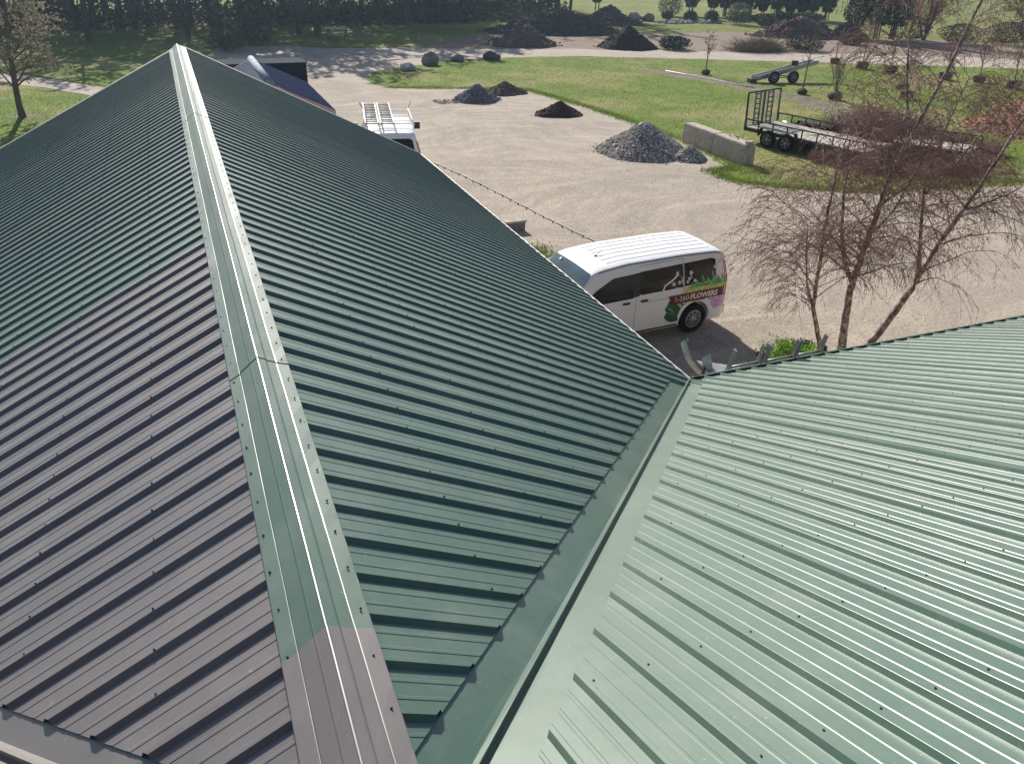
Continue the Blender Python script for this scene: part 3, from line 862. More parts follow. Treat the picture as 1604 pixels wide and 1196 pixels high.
# near side is the van's left side; front points to -X, so its left (+y) faces -Y
van = empty('white_delivery_van', (10.30 - 0.905 * math.sin(va) * 0 , 13.62 + 0.905, 0.015), math.pi + va, 'white passenger van with flower wrap and 1-260-FLOWERS lettering', 'van')
V.body(M['white'], van, (0.84, 3.86))
for wx in (0.84, 3.86):
    for sd_ in (1, -1):
        make_wheel(van, wx, sd_ * 0.80, 0.335, 0.20, sd_)
for sd_ in (1, -1):
    V.patch([(0.36, 1.20), (0.32, 1.62), (0.42, 1.65), (1.20, 1.63), (1.20, 1.15)], 'rear_window', M['glass'], van, 0.005, sd_)
    V.patch([(1.235, 1.145), (1.235, 1.63), (2.30, 1.60), (2.34, 1.17), (2.30, 1.13)], 'side_window', M['glass'], van, 0.005, sd_)
    V.patch([(2.50, 1.09), (2.46, 1.58), (2.95, 1.56), (3.35, 1.38), (3.72, 1.15), (3.72, 1.07)], 'front_window', M['glass'], van, 0.005, sd_)
    V.patch([(2.33, 1.12), (2.30, 1.59), (2.46, 1.58), (2.50, 1.10)], 'door_pillar', M['plastic'], van, 0.0042, sd_)
    for xx, z0, z1 in ((1.22, 0.92, 1.74), (2.42, 0.30, 1.08), (3.50, 0.40, 1.05)):
        V.patch([(xx - .004, z0), (xx - .004, z1), (xx + .004, z1), (xx + .004, z0)], 'door_seam', M['plastic'], van, 0.0035, sd_)
    V.patch([(1.22, 1.735), (1.30, 1.745), (2.30, 1.71), (2.30, 1.703), (1.30, 1.737), (1.22, 1.727)], 'door_seam', M['plastic'], van, 0.0035, sd_)
    V.patch([(1.3, 0.955), (2.25, 0.965), (2.25, 0.958), (1.3, 0.948)], 'door_track', M['plastic'], van, 0.0035, sd_)
    for xx in (2.22, 2.66):
        mb = MB(); mb.box((xx, sd_ * (V.half(xx, 1.0) + .022), 1.0), (0.17, 0.03, 0.035)); mb.box((xx - .07, sd_ * (V.half(xx, 1.0) + .01), 1.0), (0.03, 0.03, 0.03)); mb.build('door_handle', M['plastic'], van)
    V.patch([(0.02, 1.05), (0.02, 1.55), (0.10, 1.56), (0.12, 1.10)], 'tail_light', M['taillight'], van, 0.004, sd_)
    V.patch([(1.25, 0.30), (1.25, 0.255), (3.40, 0.255), (3.40, 0.30)], 'sill_strip', M['plastic'], van, 0.006, sd_)
    # mirrors
    mb = MB(); mb.box((3.52, sd_ * 1.02, 1.12), (0.12, 0.19, 0.20)); mb.bar((3.5, sd_ * 0.86, 1.06), (3.52, sd_ * 0.98, 1.08), 0.04)
    mb.build('door_mirror', M['plastic'], van)
    mb = MB()   # roof drip line
    pts = []
    for k in range(20):
        x = 0.16 + k * 0.165; rt = curve(V.top, x); sec = V.section(x)[11]
        pts.append((sec[0], sd_ * (sec[1] + .002), sec[2] + 0.006))
    mb.tube(pts, 0.008, 5); mb.build('roof_drip_rail', M['plastic'], van)
for q, yy in enumerate((-0.5, -0.3, -0.1, 0.1, 0.3, 0.5)):
    mb = MB(); pts = []
    for k in range(14):
        x = 0.30 + k * 0.205; rt = curve(V.top, x)
        w1 = V.section(x)[13]; z = w1[2] + (rt - w1[2]) * (1 - (yy / w1[1]) ** 2)
        pts.append((V.xs(x, z), yy, z - 0.004))
    mb.tube(pts, 0.014, 5); mb.build('roof_rib', M['white'], van)
mb = MB(); mb.bar((2.95, 0.05, 1.80), (2.80, 0.05, 1.90), 0.008); mb.bar((2.99, 0.05, 1.79), (2.93, 0.05, 1.81), 0.03); mb.build('antenna', M['plastic'], van)
def screen(Vn, x0, x1, mat, parent, name='windscreen', off=0.006, lim=0.90):
    mb = MB(); vs = []; fs = []; n = 8
    for k in range(n + 1):
        x = lerp(x0, x1, k / n); sec = Vn.section(x)
        w = sec[13][1] * lim; z1 = sec[13][2]; rt = curve(Vn.top, x)
        for j in range(9):
            yy = w * (j / 4 - 1)
            z = z1 + (rt - z1) * (1 - (yy / sec[13][1]) ** 2)
            vs.append((x + off, yy, z + off))
    for i in range(n):
        for j in range(8):
            a = i * 9 + j; fs.append((a, a + 9, a + 10, a + 1))
    mb.add(vs, fs, True); return mb.build(name, mat, parent)
screen(V, 3.44, 3.97, M['screen'], van, lim=0.99)
mb = MB(); mb.box((3.52, -0.42, 1.66), (0.06, 0.07, 0.003), ax=Matrix.Rotation(0.8, 3, 'Y')); mb.build('windscreen_sticker', M['letter'], van)
# rear door glass, bumper, lamps
mb = MB(); mb.add([(V.xs(0, 1.18) - .012, -0.62, 1.18), (V.xs(0, 1.62) - .012, -0.55, 1.62), (V.xs(0, 1.62) - .012, 0.55, 1.62), (V.xs(0, 1.18) - .012, 0.62, 1.18)], [(0, 1, 2, 3)])
mb.build('tailgate_window', M['glass'], van)
mb = MB(); mb.box((0.0, 0, 0.42), (0.12, 1.62, 0.22)); mb.build('rear_bumper', M['white'], van)
for sd_ in (1, -1):
    mb = MB(); mb.box((4.42, sd_ * 0.66, 0.86), (0.28, 0.22, 0.16)); mb.build('headlight', M['galv'], van)
# wrap graphics on both sides (mirrored position, lettering reads correctly on each)
def word(txt, x_start, z, size, extra, sgn):
    cu = bpy.data.curves.new('lettering', 'FONT'); cu.body = txt; cu.size = size; cu.offset = extra; cu.resolution_u = 2
    to = bpy.data.objects.new('tmp', cu); C.objects.link(to)
    bpy.context.view_layer.update()
    me = bpy.data.meshes.new_from_object(to.evaluated_get(bpy.context.evaluated_depsgraph_get()))
    bpy.data.objects.remove(to)
    wd = max(v.co.x for v in me.vertices) - min(v.co.x for v in me.vertices)
    for v in me.vertices:
        tx, tz = v.co.x, v.co.y
        if sgn > 0: X = x_start - tx
        else: X = x_start + tx
        Z = z + tz
        v.co = (V.xs(X, Z), sgn * (V.half(X, Z) + 0.0105), Z)
    me.materials.append(M['letter'])
    o = bpy.data.objects.new('lettering', me); C.objects.link(o); o.parent = van
    return wd
def wrap(sgn):
    V.patch([(0.03, 0.80), (0.03, 1.00), (1.60, 0.985), (1.545, 0.90), (1.60, 0.80)], 'maroon_band', M['maroon'], van, 0.0075, sgn)
    if sgn > 0:
        w1 = word('1-260-', 1.44, 0.835, 0.165, 0.0, 1); word('FLOWERS', 1.44 - w1 - 0.03, 0.835, 0.165, 0.006, 1)
    else:
        w1 = word('1-260-', 0.20, 0.835, 0.165, 0.0, -1); word('FLOWERS', 0.20 + w1 + 0.03, 0.835, 0.165, 0.006, -1)
    # green field over the band with leaf points reaching on the glass
    V.patch([(0.05, 1.005), (0.06, 1.17), (0.30, 1.20), (1.16, 1.13), (1.20, 0.99)], 'leaf_print', M['vinyl_yellow'], van, 0.0062, sgn)
    for px, h, w in ((0.16, 1.30, .10), (0.30, 1.33, 0.10), (0.42, 1.42, 0.09), (0.55, 1.28, 0.12), (0.70, 1.38, 0.07), (0.86, 1.27, 0.12), (0.98, 1.22, 0.1)):
        V.patch([(px - w, 1.09), (px - w * 0.4, (1.09 + h) / 2), (px + 0.03, h), (px + w * 0.5, (1.09 + h) / 2 - .02), (px + w, 1.09)], 'leaf_print', M['vinyl_green'], van, 0.0068 + 0.0002 * px, sgn)
    # white orchid silhouettes
    for cx_, cz_, s_ in ((0.36, 1.46, 0.045), (1.02, 1.42, 0.06), (1.07, 1.30, 0.05), (0.93, 1.24, 0.05), (1.38, 1.45, 0.05), (1.33, 1.26, 0.05), (1.48, 1.24, 0.055), (1.12, 1.24, 0.04)):
        poly = []
        for k in range(20):
            a = 2 * math.pi * k / 20
            rr = s_ * (0.72 + 0.38 * math.cos(5 * a + cx_ * 9))
            poly.append((cx_ + rr * math.cos(a), cz_ + rr * 0.95 * math.sin(a)))
        V.patch(poly, 'flower_print', M['letter'], van, 0.0082, sgn)
    for pts in (((1.37, 1.44), (1.27, 1.36), (1.24, 1.20)), ((1.37, 1.42), (1.50, 1.33), (1.70, 1.24), (1.76, 1.13)), ((1.04, 1.42), (1.00, 1.30), (0.90, 1.20)), ((0.36, 1.46), (0.30, 1.36), (0.36, 1.22)), ((1.48, 1.22), (1.40, 1.15), (1.30, 1.13))):
        up = [(p[0] + 0.014, p[1] + 0.014) for p in pts]; dn = [(p[0] - 0.014, p[1] - 0.014) for p in pts][::-1]
        V.patch(up + dn, 'stem_print', M['letter'], van, 0.0078, sgn)
    V.patch([(1.28, 0.80), (1.58, 0.80), (1.66, 0.70), (1.60, 0.62), (1.66, 0.52), (1.58, 0.42), (1.45, 0.36), (1.27, 0.36), (1.30, 0.50), (1.24, 0.66), (1.10, 0.775), (0.95, 0.80)], 'foliage_print', M['vinyl_dark'], van, 0.0060, sgn)
    V.patch([(0.62, 0.80), (1.30, 0.80), (1.30, 0.62), (1.24, 0.72), (1.10, 0.775), (0.62, 0.775)], 'foliage_print', M['vinyl_red'], van, 0.0056, sgn)
    for ax_, az_, bx_, bz_, mm in ((1.62, .74, 1.40, .60, 'vinyl_green'), (1.60, .60, 1.36, .55, 'vinyl_green'), (1.50, .48, 1.30, .40, 'vinyl_red'), (1.40, .70, 1.30, .50, 'vinyl_red'), (1.22, .79, 1.08, .72, 'vinyl_yellow'), (1.36, .79, 1.18, .67, 'vinyl_yellow'), (1.05, .80, .95, .755, 'vinyl_yellow')):
        d_ = Vector((bx_ - ax_, bz_ - az_)); n_ = Vector((-d_.y, d_.x)).normalized() * 0.03
        mid = Vector(((ax_ + bx_) / 2, (az_ + bz_) / 2))
        V.patch([(ax_, az_), tuple(mid + n_), (bx_, bz_), tuple(mid - n_)], 'leaf_print', M[mm], van, 0.0072, sgn)
    V.patch([(0.04, 0.80), (0.60, 0.80), (0.46, 0.73), (0.41, 0.60), (0.34, 0.50), (0.20, 0.55), (0.03, 0.50)], 'orchid_print', M['vinyl_pink'], van, 0.0060, sgn)
wrap(1); wrap(-1)

# white work van with ladders on its roof rack, facing away
V2 = Van(5.1, [(0, 1.72), (0.08, 1.84), (0.35, 1.90), (1.5, 1.93), (3.0, 1.90), (3.4, 1.82), (4.15, 1.22), (4.4, 1.14), (4.85, 1.0), (5.0, 0.85), (5.1, 0.65)], 0.97, 1.18, 0.80)
ha = math.atan2(3.7, 0.72)
wv = empty('work_van', (6.05, 26.35, 0.015), ha, 'white work van with roof rack and ladders parked beyond the green roof', 'van')
V2.body(M['white'], wv, (0.95, 4.0))
for wx in (0.95, 4.0):
    for sd_ in (1, -1): make_wheel(wv, wx, sd_ * 0.86, 0.34, 0.21, sd_, 6)
mb = MB(); x_ = V2.xs(0, 1.1) - .012
mb.add([(V2.xs(0, 1.08) - .014, -0.80, 1.08), (V2.xs(0, 1.62) - .014, -0.70, 1.62), (V2.xs(0, 1.68) - .014, -0.60, 1.68), (V2.xs(0, 1.68) - .014, 0.60, 1.68), (V2.xs(0, 1.62) - .014, 0.70, 1.62), (V2.xs(0, 1.08) - .014, 0.80, 1.08)], [(0, 1, 2, 3, 4, 5)])
mb.build('rear_window', M['glass'], wv)
for sd_ in (1, -1):
    V2.patch([(0.01, 0.72), (0.02, 1.55), (0.15, 1.58), (0.20, 0.75)], 'tail_light', M['taillight'], wv, 0.01, sd_)
    V2.patch([(0.35, 1.22), (0.32, 1.66), (3.0, 1.66), (3.6, 1.36), (3.9, 1.2)], 'side_window', M['glass'], wv, 0.005, sd_)
    mb = MB(); mb.box((3.72, sd_ * 1.13, 1.36), (0.10, 0.22, 0.24)); mb.bar((3.74, sd_ * 0.9, 1.28), (3.74, sd_ * 1.05, 1.30), 0.04); mb.build('door_mirror', M['plastic'], wv)
    mb = MB()
    for xx in (0.75, 1.95, 3.05):
        mb.bar((xx, sd_ * 0.80, 1.80), (xx, sd_ * 0.80, 2.06), 0.035)
    mb.tube([(0.45, sd_ * 0.80, 2.04), (1.9, sd_ * 0.80, 2.06), (3.3, sd_ * 0.80, 2.04)], 0.02, 6)
    mb.bar((3.3, sd_ * 0.80, 2.04), (3.42, sd_ * 0.92, 2.24), 0.03)
    mb.build('roof_rack_rail', M['white'], wv)
for xx in (0.75, 1.95, 3.05):
    mb = MB(); mb.bar((xx, -0.82, 2.03), (xx, 0.82, 2.03), 0.04, 0.035); mb.build('roof_rack_bar', M['white'], wv)
mb = MB(); mb.box((0.0, 0, 0.52), (0.14, 1.8, 0.22)); mb.build('rear_bumper', M['plastic'], wv)
mb = MB(); mb.box((-0.012, 0, 0.88), (0.012, 0.5, 0.16)); mb.build('number_plate', M['letter'], wv)
screen(V2, 3.42, 4.1, M['screen'], wv)
for li, (ly, lab) in enumerate(((0.60, 'left aluminium ladder lying on the work van roof rack'), (0.10, 'right aluminium ladder lying on the work van roof rack'))):
    cxl = 6.05 + math.cos(ha) * 0.3 - math.sin(ha) * (ly - 0.02); cyl = 26.35 + math.sin(ha) * 0.3 + math.cos(ha) * (ly - 0.02)
    lt = empty('roof_ladder', (cxl, cyl, 2.12), ha, lab, 'ladder', 'ladders on the work van')
    LL = 3.55
    for s_ in (-1, 1):
        mb = MB(); mb.bar((0, s_ * 0.205, 0), (LL, s_ * 0.205, 0), 0.035, 0.10); mb.build('rail', M['trimwhite'], lt)
    for k in range(12):
        xx = 0.12 + k * 0.30
        mb = MB(); mb.tube([(xx, -0.2, 0), (xx, 0.2, 0)], 0.02, 6); mb.build('rung', M['alu'], lt)

# ------------------------------------------------------------------ heaps
def mound(name, c, rx, ry, h, mat, rz=0.0, peak=1.0, rough=0.12, seed=0, n=40, sharp=1.0, parent=None, freq=1.3):
    mb = MB(); vs = []; fs = []; rings = 16
    vs.append((0, 0, h * (1 + 0.05 * fbm(seed, 1))))
    for i in range(1, rings + 1):
        t = i / rings
        for k in range(n):
            a = 2 * math.pi * k / n
            rr = 1 + 0.16 * fbm(math.cos(a) * 1.2 + seed, math.sin(a) * 1.2, seed) + 0.05 * fbm(math.cos(a) * 5 + seed, math.sin(a) * 5, seed)
            x = rx * t * rr * math.cos(a); y = ry * t * rr * math.sin(a)
            hh = h * ((1 - t) ** sharp if peak >= 1 else (0.5 + 0.5 * math.cos(math.pi * t)) * (1 - peak) + peak * (1 - t))
            hh += rough * fbm(x * freq + seed, y * freq, seed * 2.3, 5) * min(1, (1 - t) * 6)
            vs.append((x, y, max(hh, 0) if t < 1 else -0.03))
    for k in range(n): fs.append((0, 1 + k, 1 + (k + 1) % n))
    for i in range(rings - 1):
        for k in range(n):
            a = 1 + i * n + k; b = 1 + i * n + (k + 1) % n
            fs.append((a, a + n, b + n, b))
    mb.add(vs, fs, True)
    cs, sn = math.cos(rz), math.sin(rz)
    o = mb.build(name, mat, parent)
    o.location = (c[0], c[1], 0.012) if not parent else (0, 0, 0)
    o.rotation_euler = (0, 0, rz)
    return o, vs
def stones(vs, count, smin, smax, mat, parent, name='stone_layer', spread=0.0, seed=1):
    rr = random.Random(seed); mb = MB()
    tpl = [(1, 0, 0), (-1, 0, 0), (0, 1, 0), (0, -1, 0), (0, 0, 1), (0, 0, -1)]
    tf = [(0, 2, 4), (2, 1, 4), (1, 3, 4), (3, 0, 4), (2, 0, 5), (1, 2, 5), (3, 1, 5), (0, 3, 5)]
    n = len(vs)
    for _ in range(count):
        a = vs[rr.randrange(n)]; b = vs[rr.randrange(n)]
        # point near a, pushed off the surface a little
        t = rr.random() * 0.10
        x = a[0] + (b[0] - a[0]) * t; y = a[1] + (b[1] - a[1]) * t; z = a[2] + (b[2] - a[2]) * t
        if spread and rr.random() < spread:
            f = rr.uniform(1.0, 1.25); x *= f; y *= f; z = 0.01
        s = rr.uniform(smin, smax) * (1 if rr.random() < 0.85 else 1.5)
        m3 = Matrix.Rotation(rr.uniform(0, 6.28), 3, 'Z') @ Matrix.Rotation(rr.uniform(-.7, .7), 3, 'X')
        vv = []
        for p in tpl:
            q = m3 @ Vector((p[0] * s * rr.uniform(.7, 1.2), p[1] * s * rr.uniform(.6, 1.1), p[2] * s * rr.uniform(.5, .9)))
            vv.append((x + q.x, y + q.y, max(0.0, z) + q.z + s * 0.25))
        mb.add(vv, tf)
    o = mb.build(name, mat, parent); o['kind'] = 'stuff'
    return o
def dense(vs, n=40, rings=16, sub=3, seed=0):
    rr = random.Random(seed); out = []
    for i in range(rings - 1):
        for k in range(n):
            a = Vector(vs[1 + i * n + k]); b = Vector(vs[1 + i * n + (k + 1) % n]); c = Vector(vs[1 + (i + 1) * n + k]); d_ = Vector(vs[1 + (i + 1) * n + (k + 1) % n])
            area = ((b - a).cross(c - a)).length
            for q in range(max(1, int(area * sub * 30))):
                u, v = rr.random(), rr.random()
                out.append(tuple(a * (1 - u) * (1 - v) + b * u * (1 - v) + c * (1 - u) * v + d_ * u * v))
    return out
def pile(name, c, rx, ry, h, mbase, label, cat='pile', mst=None, cnt=0, smin=.03, smax=.06, group=None, rz=0.0, seed=0, **kw):
    t = empty(name, (c[0], c[1], 0.012), rz, label, cat, group)
    o, vs = mound('mound', (0, 0), rx, ry, h, mbase, 0, seed=seed, parent=t, **kw)
    if mst and cnt:
        stones(dense(vs, sub=3, seed=seed), cnt, smin, smax, mst, t, spread=0.04, seed=seed + 3)
    return t
t = pile('gravel_pile', (17.1, 28.9), 1.95, 1.75, 1.22, M['pile_stone_base'], 'large pile of grey stones in front of the concrete blocks', mst=M['pile_stone'], cnt=9000, smin=.025, smax=.055, seed=3, sharp=1.0, rough=0.10)
t = pile('gravel_pile', (18.25, 27.35), 0.75, 0.7, 0.5, M['pile_stone_base'], 'small mound of grey stones at the foot of the big gravel pile', mst=M['pile_stone'], cnt=1600, smin=.025, smax=.05, seed=5)
t = pile('rock_pile', (14.3, 41.4), 1.25, 1.0, 0.75, M['pile_stone_base'], 'blue grey rock pile spilling to the left behind the work van', mst=M['pile_blue'], cnt=1700, smin=.05, smax=.10, seed=7, rough=0.15)
stones([(R.uniform(-2.3, -0.8), R.uniform(-.6, .5), 0.0) for _ in range(200)], 150, .03, .08, M['pile_stone'], t, 'spilled_stones', seed=12)
pile('soil_pile', (16.6, 43.1), 1.35, 1.0, 0.58, M['pile_brown'], 'low brown soil pile behind the blue grey rock pile', mst=M['pile_brown'], cnt=1300, smin=.03, smax=.06, seed=9, rough=0.10)
pile('mulch_pile', (17.0, 36.9), 1.25, 1.0, 0.60, M['pile_dark'], 'dark brown mulch pile alone on the gravel by the lawn edge', mst=M['pile_dark'], cnt=1600, smin=.025, smax=.05, seed=11, rough=0.10)
pile('compost_pile', (33.6, 60.2), 2.5, 2.2, 1.62, M['pile_black'], 'black cone shaped compost heap beside the dirt road', mst=M['pile_black'], cnt=1500, smin=.04, smax=.08, seed=13, rough=0.12, sharp=1.0)
pile('soil_pile', (25.9, 63.2), 3.1, 2.2, 1.30, M['pile_brown'], 'flat topped brown soil heap left of the black compost heap', mst=M['pile_brown'], cnt=2600, smin=.05, smax=.12, seed=15, rough=0.35, peak=0.4)
pile('earth_bank', (32.2, 71.0), 6.6, 2.6, 1.75, M['pile_wood'], 'long dark earth bank behind the brown soil heap', 'bank', mst=M['pile_wood'], cnt=3000, smin=.08, smax=.18, rz=-0.25, seed=17, rough=0.5, peak=0.15)
pile('earth_bank', (41.2, 78.0), 3.9, 2.6, 1.35, M['pile_wood'], 'dark rounded earth bank directly behind the black cone heap', 'bank', mst=M['pile_mulch'], cnt=2000, smin=.07, smax=.15, rz=-0.3, seed=19, rough=0.4, peak=0.2)
pile('bark_pile', (54.3, 65.0), 4.6, 3.0, 1.55, M['pile_mulch'], 'large reddish brown bark pile in front of the cedars', mst=M['pile_mulch'], cnt=3000, smin=.07, smax=.16, rz=-0.4, seed=21, rough=0.4, peak=0.25)
pile('bark_pile', (57.6, 62.6), 2.3, 1.8, 1.5, M['pile_black'], 'dark bark heap at the right end of the reddish pile', mst=M['pile_wood'], cnt=900, smin=.07, smax=.14, rz=-0.4, seed=22, rough=0.3, peak=0.3)
pile('mulch_pile', (38.2, 27.4), 3.7, 3.2, 2.0, M['pile_orange'], 'rust orange mulch pile at the right edge beyond the trailers', mst=M['pile_orange'], cnt=4500, smin=.03, smax=.07, seed=23, rough=0.2, peak=0.6)

# ------------------------------------------------------------------ boulders, blocks, crate
def boulder(name, c, s, mat, label, group, seed):
    bm = bmesh.new(); bmesh.ops.create_icosphere(bm, subdivisions=4, radius=1.0)
    for v in bm.verts:
        p = v.co.copy()
        n_ = 1 + 0.24 * noise.noise(p * 1.2 + Vector((seed, 0, 0))) + 0.12 * noise.noise(p * 3 + Vector((0, seed, 0))) + 0.03 * noise.noise(p * 9)
        q = p * n_
        # flatten a few facets
        for fn in ((0.6, 0.3, 0.7), (-0.7, 0.2, 0.6), (0.1, -0.8, 0.5), (0.7, -0.5, 0.1)):
            fv = Vector(fn).normalized(); d_ = q.dot(fv) - 0.80
            if d_ > 0: q -= fv * d_ * 0.85
        v.co = Vector((q.x * s[0], q.y * s[1], q.z * s[2]))
    for f in bm.faces: f.smooth = True
    me = bpy.data.meshes.new(name); bm.to_mesh(me); bm.free(); me.materials.append(mat)
    o = bpy.data.objects.new(name, me); C.objects.link(o); o.location = (c[0], c[1], s[2] * 0.72); o.rotation_euler = (0, 0, seed)
    return tag(o, label, 'boulder', group)
gr = 'boulders along the lawn edge'
boulder('boulder', (13.6, 52.3), (0.62, 0.5, 0.27), M['rock2'], 'low flat pale boulder, leftmost at the lawn edge', gr, 1.3)
boulder('boulder', (15.6, 54.2), (0.63, 0.58, 0.48), M['rock'], 'tallest round dark grey boulder at the lawn edge', gr, 4.1)
boulder('boulder', (17.9, 55.5), (0.55, 0.45, 0.29), M['rock'], 'small pointed grey boulder right of the tallest one', gr, 2.2)
boulder('boulder', (20.4, 55.6), (0.62, 0.5, 0.33), M['pile_wood'], 'mossy dark boulder, rightmost at the lawn edge', gr, 5.7)

bx0, by0, by1, by2 = 19.62, 30.05, 27.85, 25.75
def block(y0, y1, label, notch):
    t = empty('concrete_block', (bx0 + 0.3 - 0.0, (y0 + y1) / 2, 0.012), rad(0.5), label, 'concrete block', 'concrete barrier blocks beside the gravel pile')
    L = abs(y0 - y1) - 0.02; h = 0.80; w = 0.56
    bm = bmesh.new(); bmesh.ops.create_cube(bm, size=1.0)
    for v in bm.verts:
        v.co = Vector((v.co.x * (w if v.co.z < 0 else w * 0.93), v.co.y * L, (v.co.z + 0.5) * h))
    bmesh.ops.bevel(bm, geom=bm.edges[:], offset=0.03, segments=2, affect='EDGES')
    me = bpy.data.meshes.new('block'); bm.to_mesh(me); bm.free(); me.materials.append(M['concrete'])
    o = bpy.data.objects.new('block', me); C.objects.link(o); o.parent = t
    if notch:
        mb = MB(); mb.box((0, -L / 2 + 0.09, h + 0.05), (0.30, 0.16, 0.12)); mb.build('end_key', M['concrete'], t)
        mb = MB(); mb.tube([(0.06, 0.45, h - .01), (0.06, 0.40, h + 0.08), (0.06, -0.10, h + 0.08), (0.06, -0.15, h - .01)], 0.022, 6); mb.build('lifting_bar', M['black'], t)
        mb = MB(); mb.box((0, -L / 2 - 0.006, h * 0.5), (0.16, 0.05, h * 0.96)); mb.build('end_key', M['concrete'], t)
    return t
block(by0, by1 + 0.01, 'far concrete block with a plain top behind the stones', False)
block(by1 - 0.01, by2, 'near concrete block with lifting bar and end key', True)
t = empty('concrete_step', (8.36, 21.35, 0.012), 0.05, 'small grey concrete box standing beside the green roof eave', 'box')
mb = MB(); mb.box((0, 0, 0.13), (0.62, 0.42, 0.26)); mb.build('base', M['pile_stone_base'], t)
mb = MB(); mb.box((0, 0, 0.29), (0.68, 0.46, 0.06)); mb.build('lid', M['concrete'], t)

# pale ground edging with dark stakes along the gravel
t = empty('ground_edging', (0, 0, 0.012), 0, 'pale strip edging with dark stakes running along the gravel', 'edging')
e0 = Vector((8.15, 30.6, 0)); e1 = Vector((10.32, 19.6, 0)); 
def ept(f):
    p = e0.lerp(e1, f); return p + Vector((0.10 * math.sin(f * 5), 0, 0))
for k in range(22):
    f0, f1 = k / 22 + 0.004, (k + 1) / 22 - 0.006
    mb = MB(); a = ept(f0); b = ept(f1); j = 0.02 * math.sin(k * 2.1)
    a2 = a + Vector((j, 0, 0.025)); b2 = b + Vector((-j, 0, 0.025))
    mb.bar(a2, b2, 0.035, 0.02); mb.build('edging_strip', M['edge'], t)
    mb = MB(); q = ept((k + 0.02) / 22) + Vector((-0.08, 0, 0)); mb.tube([q, q + Vector((0, 0, 0.06))], 0.018, 6); mb.build('stake', M['black'], t)

# ------------------------------------------------------------------ trailers
def wheelset(parent, x, y, r, w, side):
    return make_wheel(parent, x, y, r, w, side, 5)
def trailer(origin, ang, Lt, Wt, label, ramp, name='utility_trailer', wheels=(1.35, 2.25)):
    """local x: from tail forward, y: left positive when facing forward"""
    t = empty(name, (origin[0], origin[1], 0.016), ang, label, 'trailer')
    zd = 0.56
    mb = MB()
    for s in (-1, 1): mb.bar((0, s * Wt / 2, zd - 0.04), (Lt, s * Wt / 2, zd - 0.04), 0.06, 0.12)
    for xx in (0, Lt): mb.bar((xx, -Wt / 2, zd - 0.04), (xx, Wt / 2, zd - 0.04), 0.06, 0.12)
    for k in range(1, 7): mb.bar((Lt * k / 7, -Wt / 2, zd - 0.07), (Lt * k / 7, Wt / 2, zd - 0.07), 0.05, 0.05)
    mb.bar((Lt, -Wt / 2, zd - .05), (Lt + 1.2, 0, zd - 0.1), 0.07, 0.10); mb.bar((Lt, Wt / 2, zd - .05), (Lt + 1.2, 0, zd - 0.1), 0.07, 0.10)
    mb.build('frame', M['black'], t)
    npl = 9; pw = (Wt - 0.10) / npl
    for k in range(npl):
        mb = MB(); yy = -Wt / 2 + 0.05 + pw * (k + 0.5)
        mb.box((Lt / 2, yy, zd + 0.03 + R.uniform(-.004, .004)), (Lt - 0.08, pw - 0.016, 0.035)); mb.build('plank', M['deckwood'], t)
    zr = zd + 0.38
    for s in (-1, 1):
        mb = MB(); mb.bar((0, s * Wt / 2, zr), (Lt, s * Wt / 2, zr), 0.05, 0.05); mb.build('side_rail', M['black'], t)
        n = 8
        for k in range(n + 1):
            mb = MB(); mb.bar((Lt * k / n, s * Wt / 2, zd), (Lt * k / n, s * Wt / 2, zr), 0.045, 0.045); mb.build('rail_post', M['black'], t)
        for wx in wheels: wheelset(t, wx, s * (Wt / 2 + 0.16), 0.345, 0.20, s)
        mb = MB(); y0 = s * (Wt / 2 + 0.03); y1 = s * (Wt / 2 + 0.29)
        w0, w1 = wheels[0] - 0.48, wheels[-1] + 0.48
        prof = [(w0, 0.42), (w0 + 0.12, 0.76), (w1 - 0.12, 0.76), (w1, 0.42)]
        vs = []
        for px, pz in prof: vs += [(px, y0, pz), (px, y1, pz), (px, y1, pz + 0.02), (px, y0, pz + .02)]
        fs = []
        for i in range(3):
            for j in range(4): fs.append((i * 4 + j, i * 4 + (j + 1) % 4, i * 4 + 4 + (j + 1) % 4, i * 4 + 4 + j))
        mb.add(vs, fs); mb.build('mudguard', M['black'], t)
    mb = MB(); mb.tube([(0.25, Wt / 2 + .06, zd - .02), (0.65, Wt / 2 + .06, zd - .02)], 0.10, 10)
    if ramp: mb.build('toolbox', M['galv'], t)
    if ramp:
        g_ = empty('ramp_gate', (0, 0, zd)); g_.parent = t; g_.rotation_euler = (0, -0.06, 0)
        H = 1.42
        mb = MB()
        hw = Wt / 2 - 0.05
        mb.bar((0, -hw, 0), (0, -hw, H), 0.06); mb.bar((0, hw, 0), (0, hw, H), 0.06); mb.bar((0, -hw, H), (0, hw, H), 0.06); mb.bar((0, -hw, 0.03), (0, hw, 0.03), 0.06)
        mb.bar((0, 0, 0), (0, 0, H), 0.09, 0.05)
        mb.build('gate_frame', M['black'], g_)
        for s in (-1, 1):
            mb = MB()
            for yy in (0.28, 0.62): mb.bar((0, s * yy, 0), (0, s * yy, H), 0.05)
            for k in range(7): mb.bar((0, s * 0.28, 0.12 + k * 0.2), (0, s * 0.62, 0.12 + k * 0.2), 0.045)
            mb.build('gate_rungs', M['black'], g_)
        # wire mesh infill
        mb = MB()
        for k in range(26):
            yy = -hw + (2 * hw) * (k + 0.5) / 26; mb.bar((0.02, yy, 0), (0.02, yy, H), 0.006)
        for k in range(20):
            zz = H * (k + 0.5) / 20; mb.bar((0.02, -hw, zz), (0.02, hw, zz), 0.006)
        mb.build('mesh_infill', M['galv'], g_)
    return t
ta = math.atan2(-0.955, 0.295)
tx0, ty0 = 22.35, 29.45
